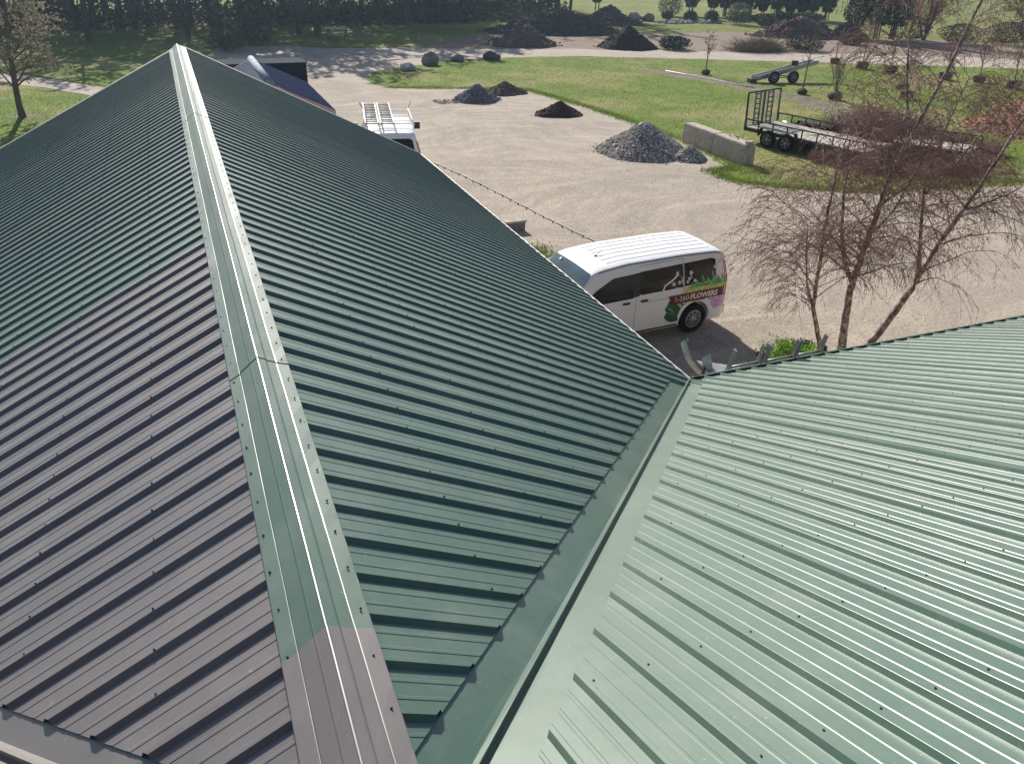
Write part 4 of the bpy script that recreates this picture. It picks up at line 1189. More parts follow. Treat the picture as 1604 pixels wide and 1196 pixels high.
# tail centre lies half a width to the left of travel (which is +x side, away from camera)
lx, ly_ = -math.sin(ta), math.cos(ta)
trailer((tx0 + lx * 1.2, ty0 + ly_ * 1.2), ta, 5.6, 2.4, 'black trailer with its mesh ramp gate raised and pale plank deck', True)
trailer((26.5 + lx * 1.0 * 0.9, 25.6 + ly_ * 0.9), ta + 0.25, 3.0, 1.9, 'smaller flat trailer with thin side rails seen through the birch branches', False, wheels=(1.5,))

# conveyor / hay elevator on two wheels
c0 = Vector((32.9, 42.9, 0.20)); c1 = Vector((37.25, 42.9, 1.02))
t = empty('farm_elevator', (32.9, 42.9, 0.016), 0, 'grey farm elevator chute on two wheels standing on the lawn', 'farm elevator')
d_ = (c1 - c0)
mb = MB(); w_ = 0.24; up = Vector((0, 0, 0.0)); side = Vector((-d_.y, d_.x, 0)).normalized()
a = Vector((0, 0, 0.15)); b = a + d_
mb.bar(a, b, 0.5, 0.05); mb.build('trough_floor', M['alu'], t)
for s in (-1, 1):
    mb = MB(); o_ = side * 0.26 * s + Vector((0, 0, .12)); mb.bar(a + o_, b + o_, 0.04, 0.26); mb.build('trough_side', M['alu'], t)
mb = MB(); mb.box((-0.15, 0.02, 0.13), (0.4, 0.5, 0.22), rz=-.2); mb.build('hopper', M['black'], t)
mb = MB(); mb.box(tuple(b + Vector((0.06, 0, .12))), (0.3, 0.46, 0.2), rz=-.2); mb.build('discharge_head', M['trimwhite'], t)
mb = MB(); mm_ = a.lerp(b, 0.66) + Vector((0, 0, .36)); mb.box(tuple(mm_), (0.3, 0.25, 0.28)); mb.build('motor', M['black'], t)
wA = Vector((0.95, -0.62, 0.36)); wB_ = Vector((2.25, -0.80, 0.36))
for q in (wA, wB_):
    mk = make_wheel(t, q.x, q.y, 0.36, 0.18, -1, 5); mk.rotation_euler = (0, 0, -0.15)
mb = MB(); mb.bar(wA, wB_, 0.05); mb.bar(wA, a.lerp(b, 0.55), 0.05); mb.bar(wB_, a.lerp(b, 0.72), 0.05); mb.bar(wB_, a.lerp(b, 0.35), 0.05); mb.bar(wA, a.lerp(b, 0.25), 0.05)
mb.build('undercarriage', M['black'], t)

# picnic bench among the trees
t = empty('picnic_table', (12.5, 69.6, 0.02), -0.35, 'weathered picnic table on the shaded grass under the trees', 'picnic table')
for k in range(4):
    mb = MB(); mb.box((0, -0.3 + k * 0.2, 0.74), (1.9, 0.17, 0.04)); mb.build('tabletop_plank', M['alu'], t)
for s in (-1, 1):
    mb = MB(); mb.box((0, s * 0.72, 0.44), (1.9, 0.24, 0.04)); mb.build('bench', M['alu'], t)
    for xx in (-0.7, 0.7):
        mb = MB(); mb.bar((xx, s * 0.62, 0), (xx, s * 0.15, 0.72), 0.07); mb.build('leg', M['barkdark'], t)
for xx in (-0.7, 0.7):
    mb = MB(); mb.bar((xx, -0.8, 0.40), (xx, 0.8, 0.40), 0.06); mb.build('crossbar', M['barkdark'], t)

# thin white hose line along the litter strip
mb = MB(); hp = [(29.9, 48.3), (30.4, 46.4), (30.9, 44.6), (31.2, 42.6), (31.6, 41.1)]
mb.tube([(p[0], p[1], 0.045) for p in hp], 0.03, 5)
tag(mb.build('white_hose', M['trimwhite']), 'thin white hose lying along the litter strip on the lawn', 'hose')

# ------------------------------------------------------------------ vegetation
def leaf_quads(mb, c, s, rr, up=0.3):
    a = Vector((rr.uniform(-1, 1), rr.uniform(-1, 1), rr.uniform(-1, 1) + up)).normalized()
    b = a.cross(Vector((rr.uniform(-1, 1), rr.uniform(-1, 1), rr.uniform(-1, 1)))).normalized()
    c = Vector(c)
    mb.add([c - a * s, c + b * s * 0.55, c + a * s, c - b * s * 0.55], [(0, 1, 2, 3)])
def wander(p, d, L, n, rr, bend=0.25, droop=0.0):
    pts = [Vector(p)]; d = Vector(d).normalized(); st = L / n
    for i in range(n):
        d = (d + Vector((rr.uniform(-1, 1), rr.uniform(-1, 1), rr.uniform(-1, 1))) * bend * 0.5 + Vector((0, 0, -droop))).normalized()
        pts.append(pts[-1] + d * st)
    return pts
def at_t(pts, t):
    f = t * (len(pts) - 1); i = min(int(f), len(pts) - 2); return pts[i].lerp(pts[i + 1], f - i), (pts[i + 1] - pts[i]).normalized()
def taper(n, r0, r1): return [lerp(r0, r1, i / n) for i in range(n + 1)]

def branchy(mb, mbt, trunk, r0, r1, nb, L, rr, tmin=0.3, sub=4, twig=5, droop=0.0, rise=0.4, bud=None, budn=0, budm=None, trad=0.006):
    """limbs from the trunk into mb, fine twigs into mbt, bud leaves into budm"""
    ends = []
    for k in range(nb):
        t = lerp(tmin, 0.98, (k + rr.random()) / nb)
        p, td = at_t(trunk, t); an = rr.uniform(0, 6.283)
        d = Vector((math.cos(an), math.sin(an), rise + rr.uniform(-.2, .3))) + td * 0.4
        ln = L * (1.15 - 0.75 * t) * rr.uniform(0.7, 1.2)
        br = lerp(r0, r1, t) * 0.45
        pts = wander(p, d, ln, 5, rr, 0.35, droop)
        mb.tube(pts, taper(5, br, br * 0.3), 4, False)
        for q in range(sub):
            p2, d2 = at_t(pts, rr.uniform(0.25, 1.0))
            dd = d2 + Vector((rr.uniform(-1, 1), rr.uniform(-1, 1), rr.uniform(-.5, .8))) * 0.9
            pts2 = wander(p2, dd, ln * rr.uniform(0.3, 0.55), 4, rr, 0.5, droop)
            mbt.tube(pts2, taper(4, max(trad, br * 0.28), trad), 3, False)
            for w in range(twig):
                p3, d3 = at_t(pts2, rr.random())
                pts3 = wander(p3, d3 + Vector((rr.uniform(-1, 1), rr.uniform(-1, 1), rr.uniform(-.8, .5))), ln * rr.uniform(0.12, 0.28), 3, rr, 0.6, droop * 2)
                mbt.tube(pts3, taper(3, trad, trad * 0.6), 3, False)
                if budm is not None:
                    for b_ in range(budn):
                        pb, _ = at_t(pts3, rr.random()); leaf_quads(budm, pb + Vector((rr.uniform(-.04, .04), rr.uniform(-.04, .04), 0)), bud * rr.uniform(0.6, 1.3), rr)

# --- woodland trees: five kinds, copied with shared meshes
def wood_proto(kind, seed):
    rr = random.Random(seed)
    H = (14, 11, 13, 9, 12)[kind]
    root = empty('woodland_tree', (0, 0, 0))
    tr = wander((0, 0, -0.1), (rr.uniform(-.06, .06), rr.uniform(-.06, .06), 1), H, 9, rr, 0.10)
    r0 = (0.24, 0.17, 0.20, 0.13, 0.26)[kind]
    mb = MB(); mb.tube(tr, taper(9, r0, r0 * 0.15), 8, False)
    tw = MB(); lf = MB()
    if kind in (0, 2):      # leafy to the ground conifer-ish or ivy clad
        branchy(mb, tw, tr, r0, r0 * .2, 34, 3.4, rr, 0.05, 3, 3, 0.02, 0.1, 0.17, 8, lf, 0.014)
    elif kind == 1:
        branchy(mb, tw, tr, r0, r0 * .2, 26, 3.6, rr, 0.22, 5, 5, 0.0, 0.6, 0.12, 3, lf, 0.012)
    elif kind == 3:
        branchy(mb, tw, tr, r0, r0 * .2, 26, 2.8, rr, 0.10, 4, 4, 0.02, 0.5, 0.13, 7, lf, 0.012)
    else:
        branchy(mb, tw, tr, r0, r0 * .2, 28, 4.6, rr, 0.25, 5, 5, 0.0, 0.5, 0.15, 3, lf, 0.014)
    mb.build('trunk', M['barkdark'] if kind != 1 else M['bark'], root)
    o = tw.build('branches', M['barkdark'] if kind != 1 else M['bark'], root); o['kind'] = 'stuff'
    o = lf.build('crown', M[('conifer', 'wooddull', 'conifer', 'woodleaf', 'wooddull')[kind]], root)
    return root
protos = [wood_proto(k, 40 + k) for k in range(5)]
rr = random.Random(99)
spots = []
def addspots(x0, x1, y0, y1, n, mind, kinds):
    tries = 0; c = 0
    while c < n and tries < n * 60:
        tries += 1
        x = rr.uniform(x0, x1); y = rr.uniform(y0, y1)
        if all((x - a) ** 2 + (y - b) ** 2 > mind ** 2 for a, b, *_ in spots):
            spots.append((x, y, rr.choice(kinds))); c += 1
spots += [(-5.4, 69.8, 4), (1.4, 71.0, 2), (3.6, 67.5, 0), (10.0, 73.0, 0), (11.3, 71.6, 4), (5.6, 69.8, 3), (10.4, 86, 1)]
addspots(-24, 8, 78, 90, 26, 2.2, [0, 2, 2, 1, 4])
addspots(7, 28, 79, 92, 22, 2.0, [0, 1, 2, 3, 4])
addspots(24, 44, 88, 104, 16, 2.6, [0, 2, 3, 1])
addspots(-34, 24, 92, 106, 22, 3.0, [0, 2])
addspots(-34, -14, 68, 80, 8, 3.0, [0, 1, 4])
desc = ['dark dense tree', 'bare grey branched tree', 'dark evergreen tree', 'lightly leafed young tree', 'broad bare dark tree']
used = [False] * 5
FRONT = {(-5.4, 69.8): 'lone bare tree on the shaded back lawn, left of the roof peak', (1.4, 71.0): 'dark tree straight beyond the peak of the green roof', (3.6, 67.5): 'bushy dark tree just right of the roof peak, nearest the shed',
         (10.0, 73.0): 'dark tree behind the picnic table, the left one of the pair', (11.3, 71.6): 'dark trunk right beside the picnic table', (5.6, 69.8): 'small leafy tree at the left corner of the shaded road', (10.4, 86): 'grey bare tree deep in the woods behind the picnic table'}
for x, y, k in spots:
    if not used[k]: o = protos[k]; used[k] = True
    else: o = copy_tree(protos[k])
    o.location = (x, y, 0.02); o.rotation_euler = (0, 0, rr.uniform(0, 6.28)); s_ = rr.uniform(1.1, 1.5) if y > 76 else rr.uniform(0.95, 1.25); o.scale = (s_, s_, s_)
    side_ = 'in the woods behind the left lawn' if x < 6 else ('in the woods behind the shaded road bank' if x < 26 else 'in the woods behind the earth bank')
    lab = FRONT.get((x, y)) or desc[k] + ' standing ' + side_
    tag(o, lab, 'tree', 'trees at the woodland edge')
for k in range(5):
    if not used[k]: protos[k].location = (-40, 90 + k, 0)
# undergrowth
def bush_mass(name, regions, n, smin, smax, mat, seed, hmax):
    r2 = random.Random(seed); mb = MB()
    for _ in range(n):
        x0, x1, y0, y1 = regions[r2.randrange(len(regions))]
        x = r2.uniform(x0, x1); y = r2.uniform(y0, y1)
        hh = hmax * (0.25 + 0.75 * abs(fbm(x * 0.3, y * 0.3, seed)) * 1.6)
        leaf_quads(mb, (x, y, r2.uniform(0.05, hh)), r2.uniform(smin, smax), r2)
    o = mb.build(name, mat); o['kind'] = 'stuff'; return o
tag(bush_mass('undergrowth', [(-30, 8, 78, 92), (8, 28, 80, 92), (24, 40, 84, 96)], 26000, 0.10, 0.24, M['conifer'], 5, 2.6), 'dark tangled undergrowth filling the woodland edge', 'undergrowth')
tag(bush_mass('undergrowth', [(-30, 8, 77, 90), (8, 28, 79, 90), (24, 38, 80, 88)], 12000, 0.07, 0.16, M['woodleaf'], 6, 2.0), 'olive green scrub growing among the woodland trunks', 'scrub')

def shrub_obj(name, c, rx, ry, h, label, cat, mat, n=900, s=0.06, stems=14, seed=0, group=None, stem_mat=None, r=0.010):
    r2 = random.Random(seed); t = empty(name, (c[0], c[1], 0.016), 0, label, cat, group)
    mb = MB(); lf = MB()
    for k in range(stems):
        an = r2.uniform(0, 6.28); q = r2.random() ** 0.5
        tip = Vector((rx * q * math.cos(an), ry * q * math.sin(an), h * r2.uniform(0.75, 1.0) * (1 - 0.3 * q * q)))
        base = Vector((tip.x * 0.35, tip.y * 0.35, 0))
        mid = base.lerp(tip, 0.5) + Vector((r2.uniform(-.06, .06), r2.uniform(-.06, .06), 0.05))
        mb.tube([base, mid, tip], [r, r * 0.8, r * 0.5], 3, False)
        for _ in range(3):
            p = mid.lerp(tip, r2.random()); mb.tube([p, p + Vector((r2.uniform(-.25, .25) * rx, r2.uniform(-.25, .25) * rx, r2.uniform(.1, .3) * h))], [r * 0.6, r * 0.3], 3, False)
    mb.build('stems', stem_mat or M['barkdark'], t)
    if n:
        for _ in range(n):
            an = r2.uniform(0, 6.28); q = r2.random() ** 0.45; ph = r2.random()
            z = h * (0.08 + 0.92 * ph); rad_ = q * math.sqrt(max(0.02, 1 - (2 * ph - 0.9) ** 2 * 0.75)) * (0.85 + 0.3 * fbm(math.cos(an) * 2, math.sin(an) * 2 + z, seed))
            leaf_quads(lf, (rx * rad_ * math.cos(an), ry * rad_ * math.sin(an), z), s * r2.uniform(0.6, 1.3), r2)
        lf.build('foliage', mat, t)
    return t
# bushes round the right background
for i, (c, rx, h, lab, mt) in enumerate([
    ((53.0, 85.5), 1.6, 2.2, 'rounded olive bush left of the bare legged cedars', 'shrub'),
    ((55.3, 75.8), 1.7, 2.0, 'taller olive bush in front of the middle cedars', 'shrub'),
    ((56.6, 73.0), 1.2, 1.2, 'small round olive bush below the cedar hedge', 'shrub'),
    ((53.6, 78.2), 0.9, 1.1, 'small grey bush at the left foot of the cedar row', 'wooddull'),
    ((51.6, 79.2), 0.9, 1.0, 'low grey bush beside the rubble stones', 'wooddull'),
    ((50.4, 81.8), 0.7, 0.8, 'pale low bush left of the rubble stones', 'woodleaf'),
    ((36.9, 58.6), 1.5, 0.9, 'spiky dark green shrub beside the road, nearest the compost heap', 'conifer'),
    ((47.4, 55.9), 1.9, 1.0, 'grey green brush heap right of the brown brush pile', 'wooddull'),
    ((54.8, 58.8), 1.4, 0.8, 'low dull bush at the right end of the bark pile', 'wooddull'),
    ((6.0, 66.6), 1.6, 2.4, 'pale twiggy bush at the corner of the shaded road', 'wooddull'),
    ((3.8, 63.5), 1.5, 2.0, 'bare tangled bush behind the blue roofed building', 'woodleaf'),
    ((60.5, 71.0), 1.6, 1.4, 'brown bush between the bark pile and the large cedars', 'wooddull'),
    ((63.0, 60.5), 2.3, 2.0, 'dark purple tangled bush at the foot of the purple tree', 'redbud'),
    ((66.0, 57.5), 2.2, 1.6, 'brown bramble bush by the road on the right', 'drystem'),
    ((70.0, 56.0), 2.2, 1.8, 'dry bramble bush near the right edge by the road', 'wooddull'),
]):
    shrub_obj('bush', c, rx, rx, h, lab, 'bush', M[mt], 1500, 0.09, 30, seed=200 + i, group='bushes around the yard edge')
# brush pile of cut stems
def brushpile(c, rx, ry, h, label, seed, mat, n=700, group=None, lmin=0.6, lmax=1.8, lean=0.4, name='brush_pile', cat='brush pile'):
    r2 = random.Random(seed); t = empty(name, (c[0], c[1], 0.016), 0, label, cat, group)
    mb = MB()
    for _ in range(n):
        an = r2.uniform(0, 6.28); q = r2.random() ** 0.5
        p = Vector((rx * q * math.cos(an), ry * q * math.sin(an), h * (1 - q * q) * r2.random()))
        L = r2.uniform(lmin, lmax); d = Vector((r2.uniform(-1, 1), r2.uniform(-1, 1), r2.uniform(-.1, lean))).normalized()
        pts = wander(p, d, L, 3, r2, 0.3)
        mb.tube(pts, [0.014, 0.012, 0.009, 0.005], 3, False)
    o = mb.build('cut_stems', mat, t); o['kind'] = 'stuff'
    return t
brushpile((43.4, 56.5), 2.3, 1.2, 0.8, 'brown brush pile beside the dirt road', 3, M['drystem'], 1300)
# rubble stones row
t = empty('rubble_stones', (50.5, 78.0, 0.016), 0, 'scattered pale rubble stones on the grass before the cedars', 'stones')
stones([(R.uniform(-3.6, 3.6), R.uniform(-1.1, 1.1), 0.0) for _ in range(200)], 190, .10, .26, M['rock2'], t, 'rubble', seed=31)
boulder('boulder', (45.6, 80.6), (0.9, 0.6, 0.5), M['rock2'], 'pale boulder far off behind the black compost heap', 'far boulders', 3.3)
boulder('boulder', (47.2, 80.4), (0.8, 0.6, 0.45), M['rock'], 'darker boulder beside the pale one behind the compost heap', 'far boulders', 6.3)

# cedars
def cedar_proto(seed, H, Rr, legs):
    r2 = random.Random(seed); root = empty('cedar_tree', (0, 0, 0)); lf = MB(); mb = MB()
    for k in range(legs):
        an = r2.uniform(0, 6.28); q = 0.10 + 0.30 * r2.random()
        b = Vector((Rr * q * math.cos(an), Rr * q * math.sin(an), -0.05))
        mb.tube([b, b * 0.9 + Vector((0, 0, H * 0.3)), Vector((b.x * 0.4, b.y * 0.4, H * 0.9))], [0.07, 0.055, 0.02], 6, False)
    z0 = 0.16 * H
    for _ in range(5200):
        ph = r2.random() ** 0.85; z = z0 + (H - z0) * ph
        rmax = Rr * (0.55 + 0.45 * min(1, ph * 6)) * (1 - ph ** 2.4) 
        an = r2.uniform(0, 6.28); col = fbm(math.cos(an) * 1.5, math.sin(an) * 1.5 + z * 0.35, seed)
        q = (0.55 + 0.45 * r2.random()) * (1 + 0.35 * col)
        leaf_quads(lf, (rmax * q * math.cos(an), rmax * q * math.sin(an), z), r2.uniform(0.06, 0.14), r2, 1.5)
    mb.build('trunk', M['barkdark'], root); lf.build('crown', M['cedar'], root)
    return root
cp = [cedar_proto(61, 5.5, 0.95, 5), cedar_proto(62, 5.0, 0.8, 3), cedar_proto(63, 7.0, 1.25, 4)]
cs = [((55.7, 85.6), 0, 'bare legged dark cedar standing left of the cedar row'), ((58.0, 84.6), 1, 'slim dark cedar, first of the row on the left'), ((59.4, 84.2), 0, 'dark cedar, second of the row from the left'),
      ((60.5, 83.4), 1, 'dark cedar in the row above the middle olive bush'), ((61.6, 82.4), 0, 'dark cedar right of the middle olive bush'), ((62.6, 81.6), 1, 'dark cedar in the row above the small round bush'),
      ((64.0, 81.0), 0, 'broad dark cedar near the middle of the row'), ((65.2, 80.2), 1, 'slim cedar left of the gap in the row'), ((66.4, 79.6), 1, 'narrow cedar beside the gap in the row'),
      ((67.6, 79.2), 0, 'dark cedar right of the gap in the row'), ((69.0, 78.4), 0, 'dark full cedar, last of the row on the right'), ((47.8, 93.5), 1, 'far dark cedar behind the pale boulders'),
      ((58.7, 62.8), 2, 'tall dark cedar, leftmost of the three close to the road'), ((60.4, 62.0), 2, 'tall dark cedar, middle of the three close to the road'), ((62.0, 61.4), 2, 'tall dark cedar, rightmost of the three close to the road')]
usedc = [False] * 3
for (x, y), k, lab in cs:
    if usedc[k]: o = copy_tree(cp[k])
    else: o = cp[k]; usedc[k] = True
    o.location = (x, y, 0.0); o.rotation_euler = (0, 0, rr.uniform(0, 6.28)); s_ = rr.uniform(0.9, 1.12); o.scale = (s_, s_, s_)
    tag(o, lab, 'cedar', 'cedars beyond the dirt road')
tag(bush_mass('hedge_undergrowth', [(58, 70, 79.5, 81.5)], 5000, 0.07, 0.14, M['cedar'], 15, 1.1), 'low dark hedge growth under the cedar row', 'hedge')

# saplings with root balls
def sapling(c, H, label, seed, vase=False, ball=0.30, mat='sapling', L=0.9, nb=16, plate=False, budc=None):
    r2 = random.Random(seed); t = empty('sapling', (c[0], c[1], 0.016), 0, label, 'sapling', 'balled saplings on the lawn')
    mb = MB(); tw = MB(); bd = MB()
    if vase:
        tr = [Vector((0, 0, 0.1))]
        for k in range(18):
            an = r2.uniform(0, 6.28); pts = wander((0, 0, 0.2), (0.28 * math.cos(an), 0.28 * math.sin(an), 1), H * r2.uniform(.7, 1), 5, r2, 0.12)
            mb.tube(pts, taper(5, 0.022, 0.006), 4, False)
            for q in range(5):
                p, d2 = at_t(pts, r2.uniform(0.3, 0.95)); p2 = wander(p, d2 + Vector((r2.uniform(-.5, .5), r2.uniform(-.5, .5), 0)), H * .25, 3, r2, .2)
                tw.tube(p2, taper(3, 0.008, 0.004), 3, False)
    else:
        tr = wander((0, 0, 0.1), (r2.uniform(-.05, .05), r2.uniform(-.05, .05), 1), H, 6, r2, 0.08)
        mb.tube(tr, taper(6, 0.045, 0.012), 6, False)
        branchy(mb, tw, tr, 0.045, 0.012, nb, L, r2, 0.35, 3, 3, 0.0, 0.8, 0.03, 2 if budc else 0, bd if budc else None, 0.006)
    mb.build('trunk', M[mat], t); o = tw.build('branches', M[mat], t); o['kind'] = 'stuff'
    if budc: bd.build('buds', M[budc], t)
    bm = bmesh.new(); bmesh.ops.create_icosphere(bm, subdivisions=3, radius=1)
    for v in bm.verts:
        n_ = 1 + 0.15 * noise.noise(v.co * 2 + Vector((seed, 0, 0))); v.co = Vector((v.co.x * ball * 0.95 * n_, v.co.y * ball * 0.95 * n_, (v.co.z * 0.62 * n_ + 0.5) * ball))
    me = bpy.data.meshes.new('root_ball'); bm.to_mesh(me); bm.free(); me.materials.append(M['burlap'])
    o = bpy.data.objects.new('root_ball', me); C.objects.link(o); o.parent = t
    if plate:
        mb = MB(); mb.tube([(0, 0, ball * 0.92), (0, 0, ball * 1.02)], ball * 1.1, 14); mb.build('soil_cap', M['pile_brown'], t)
    return t
sapling((31.8, 46.5), 2.2, 'thin bare sapling alone on the lawn, left of the elevator', 301, budc='redbud')
sapling((33.1, 38.7), 3.6, 'tall thin sapling just behind the ramp gate', 302, nb=18, L=0.8)
sapling((33.8, 36.8), 2.3, 'vase shaped multi stem sapling with a dark root ball', 303, vase=True, ball=0.42)
sapling((44.4, 48.9), 2.2, 'sapling by the road, left of the tall twiggy one', 304, plate=True, ball=.36)
sapling((44.6, 46.4), 3.0, 'tall twiggy sapling on a wide root ball by the road', 305, plate=True, ball=.42, nb=30, L=1.3)
sapling((45.0, 44.2), 1.9, 'red budded sapling on a wide pale root ball', 306, plate=True, ball=.45, budc='redbud', nb=22)
sapling((46.6, 41.1), 2.6, 'bare sapling seen behind the birch branches near the road', 307, plate=True, ball=.45, nb=24, budc='redbud')
sapling((48.1, 37.2), 2.8, 'sapling near the orange pile at the right', 308, plate=True, ball=.45, nb=24)
sapling((47.9, 39.6), 2.4, 'sapling with red buds beside the one near the orange pile', 309, plate=True, ball=.4, nb=24, budc='redbud')
sapling((40.3, 38.4), 2.2, 'low sapling in the lawn between elevator and orange pile', 310, plate=False, ball=.4, nb=24, budc='redbud')
sapling((38.2, 36.0), 2.6, 'red twigged sapling behind the burgundy stems', 311, plate=True, ball=.4, nb=28, budc='redbud')
# small rows of plants in the far field
mb = MB(); r2 = random.Random(8)
for i in range(34):
    for j in range(26):
        x = 66 + i * 2.2 + j * 0.6 + r2.uniform(-.3, .3); y = 84 + j * 2.6 - i * 0.5 + r2.uniform(-.3, .3)
        if x > 150: continue
        h = r2.uniform(0.5, 1.3)
        mb.tube([(x, y, 0), (x + r2.uniform(-.1, .1), y, h)], [0.03, 0.015], 3, False)
        for _ in range(4): leaf_quads(mb, (x + r2.uniform(-.15, .15), y + r2.uniform(-.15, .15), r2.uniform(0.1, h)), 0.10, r2)
tag(mb.build('nursery_rows', M['shrub'], None), 'rows of small young plants in the far green field', 'nursery plants', kind='stuff')
# purple tree right of the large cedars
t = empty('purple_tree', (64.6, 60.2, 0), 0, 'bare purple twigged tree right of the tall cedars', 'tree')
r2 = random.Random(71); mb = MB(); tw = MB()
for k in range(5):
    tr = wander((r2.uniform(-.3, .3), r2.uniform(-.3, .3), 0), (r2.uniform(-.25, .25), r2.uniform(-.25, .25), 1), 7, 7, r2, 0.12)
    mb.tube(tr, taper(7, 0.09, 0.02), 6, False); branchy(mb, tw, tr, 0.08, 0.02, 22, 1.9, r2, 0.08, 6, 5, -0.02, 0.7, trad=0.010)
mb.build('trunk', M['barkdark'], t); o = tw.build('branches', M['twig'], t); o['kind'] = 'stuff'
# dry thicket at far right
for i, (c, h) in enumerate([((74, 57), 5.5), ((79, 55), 6.5), ((77, 60), 6.0), ((84, 56), 6.5), ((82, 50.5), 5.5), ((90, 60), 7), ((72, 50), 4.2), ((88, 51), 6), ((95, 66), 7), ((84, 66), 7)]):
    t = empty('thicket_tree', (c[0], c[1], 0), 0, ['olive twiggy tree in the thicket at the upper right', 'pale bare thicket tree nearest the right end of the road'][c[1] < 56], 'tree', 'thicket trees at the upper right')
    r2 = random.Random(500 + i); mb = MB(); tw = MB(); bd = MB()
    tr = wander((0, 0, 0), (r2.uniform(-.15, .15), 0, 1), h, 7, r2, 0.15)
    mb.tube(tr, taper(7, 0.10, 0.02), 6, False); branchy(mb, tw, tr, 0.09, 0.02, 22, 2.6, r2, 0.08, 5, 4, 0.0, 0.5, 0.10, 2, bd, 0.010)
    mb.build('trunk', M['bark'], t); o = tw.build('branches', M['drystem'], t); o['kind'] = 'stuff'; bd.build('crown', M['woodleaf'], t)

# tree with pale buds at the left
t = empty('budding_tree', (-6.7, 42.35, 0.02), 0, 'tree with pale buds standing on the lawn at the left edge', 'tree')
r2 = random.Random(77); mb = MB(); tw = MB(); bd = MB()
tr = [Vector(p) for p in ((0, 0, 0), (-0.02, 0, 0.5), (0.02, 0.02, 1.2), (0.10, 0, 2.0), (0.18, 0.05, 2.9), (0.35, 0, 3.9), (0.5, -0.05, 5.0), (0.6, 0, 6.2), (0.65, 0, 7.2))]
mb.tube(tr, [0.17, 0.13, 0.12, 0.11, 0.095, 0.075, 0.055, 0.035, 0.015], 9, False)
branchy(mb, tw, tr, 0.13, 0.02, 34, 2.4, r2, 0.22, 7, 7, 0.015, 0.35, 0.055, 5, bd, 0.006)
mb.build('trunk', M['bark'], t); o = tw.build('branches', M['bark'], t); o['kind'] = 'stuff'; bd.build('buds', M['bud'], t)
pts = [(R.uniform(-.9, .9), R.uniform(-.5, .5)) for _ in range(12)]
sheet('bare_soil_ring', [(-7.5, 42.3), (-7.2, 42.75), (-6.4, 42.85), (-5.7, 42.6), (-5.6, 42.2), (-6.2, 41.95), (-7.0, 42.0)], 0.026, M['bed'], 0.1, 0.2)

# --- birch clump
def birch_tree(keys, rads, limbs, label, seed, ntw):
    r2 = random.Random(seed)
    base = Vector(keys[0])
    t = empty('birch_tree', (base.x, base.y, 0.012), 0, label, 'birch', 'birch clump beside the wing roof')
    K = [Vector(k) - Vector((base.x, base.y, 0.012)) for k in keys]
    # refine
    pts = []; rs = []
    for i in range(len(K) - 1):
        for q in range(4):
            f = q / 4; p = K[i].lerp(K[i + 1], f)
            pts.append(p + Vector((r2.uniform(-.012, .012), r2.uniform(-.012, .012), 0))); rs.append(lerp(rads[i], rads[i + 1], f))
    pts.append(K[-1]); rs.append(rads[-1])
    mb = MB(); mb.tube(pts, rs, 9, False); mb.build('trunk', M['birch'], t)
    allb = [(pts, rs, 0.25)]
    for kk, kr in limbs:
        LL = [Vector(k) - Vector((base.x, base.y, 0.012)) for k in kk]
        pp = []; rr_ = []
        for i in range(len(LL) - 1):
            for q in range(4):
                f = q / 4; pp.append(LL[i].lerp(LL[i + 1], f) + Vector((r2.uniform(-.02, .02),) * 3)); rr_.append(lerp(kr[i], kr[i + 1], f))
        pp.append(LL[-1]); rr_.append(kr[-1])
        mb = MB(); mb.tube(pp, rr_, 7, False); mb.build('limb', M['birch'], t)
        allb.append((pp, rr_, 0.1))
    br = MB(); tw = MB()
    for pp, rr_, tmin in allb:
        nb = int(4 + len(pp) * 1.3)
        for k in range(nb):
            tt_ = lerp(tmin, 1.0, (k + r2.random()) / nb); p, d = at_t(pp, min(tt_, 0.999)); an = r2.uniform(0, 6.28)
            dd = Vector((math.cos(an), math.sin(an) * 0.8, 0.55)) + d * 0.3
            L = r2.uniform(0.8, 1.8) * (1.0 if tt_ < 0.75 else 0.75)
            bp = wander(p, dd, L, 6, r2, 0.30, 0.10)
            rb = max(0.007, rr_[min(int(tt_ * len(rr_)), len(rr_) - 1)] * 0.28)
            br.tube(bp, taper(6, rb, 0.004), 4, False)
            for q in range(8):
                p2, d2 = at_t(bp, r2.uniform(0.25, 1.0))
                L2 = r2.uniform(0.35, 0.8)
                tp_ = wander(p2, d2 + Vector((r2.uniform(-.9, .9), r2.uniform(-.9, .9), r2.uniform(-.2, .5))), L2, 5, r2, 0.35, 0.22)
                br.tube(tp_, taper(5, 0.0045, 0.0028), 3, False)
                for w in range(ntw):
                    p3, d3 = at_t(tp_, r2.uniform(0.2, 1.0))
                    l3 = r2.uniform(0.15, 0.55)
                    t3 = wander(p3, d3 * 0.8 + Vector((r2.uniform(-.6, .6), r2.uniform(-.6, .6), -0.1)), l3, 4, r2, 0.6, 0.20)
                    tw.tube(t3, taper(4, 0.0024, 0.0015), 3, False)
                    for b_ in range(4):
                        pb, db = at_t(t3, r2.random())
                        tw.tube([pb, pb + Vector((r2.uniform(-.015, .015), r2.uniform(-.015, .015), -0.022))], [0.0045, 0.003], 3, False)
    o = br.build('branches', M['twig'], t); o['kind'] = 'stuff'
    o = tw.build('twigs', M['twig'], t); o['kind'] = 'stuff'
    return t
Y0 = 11.7
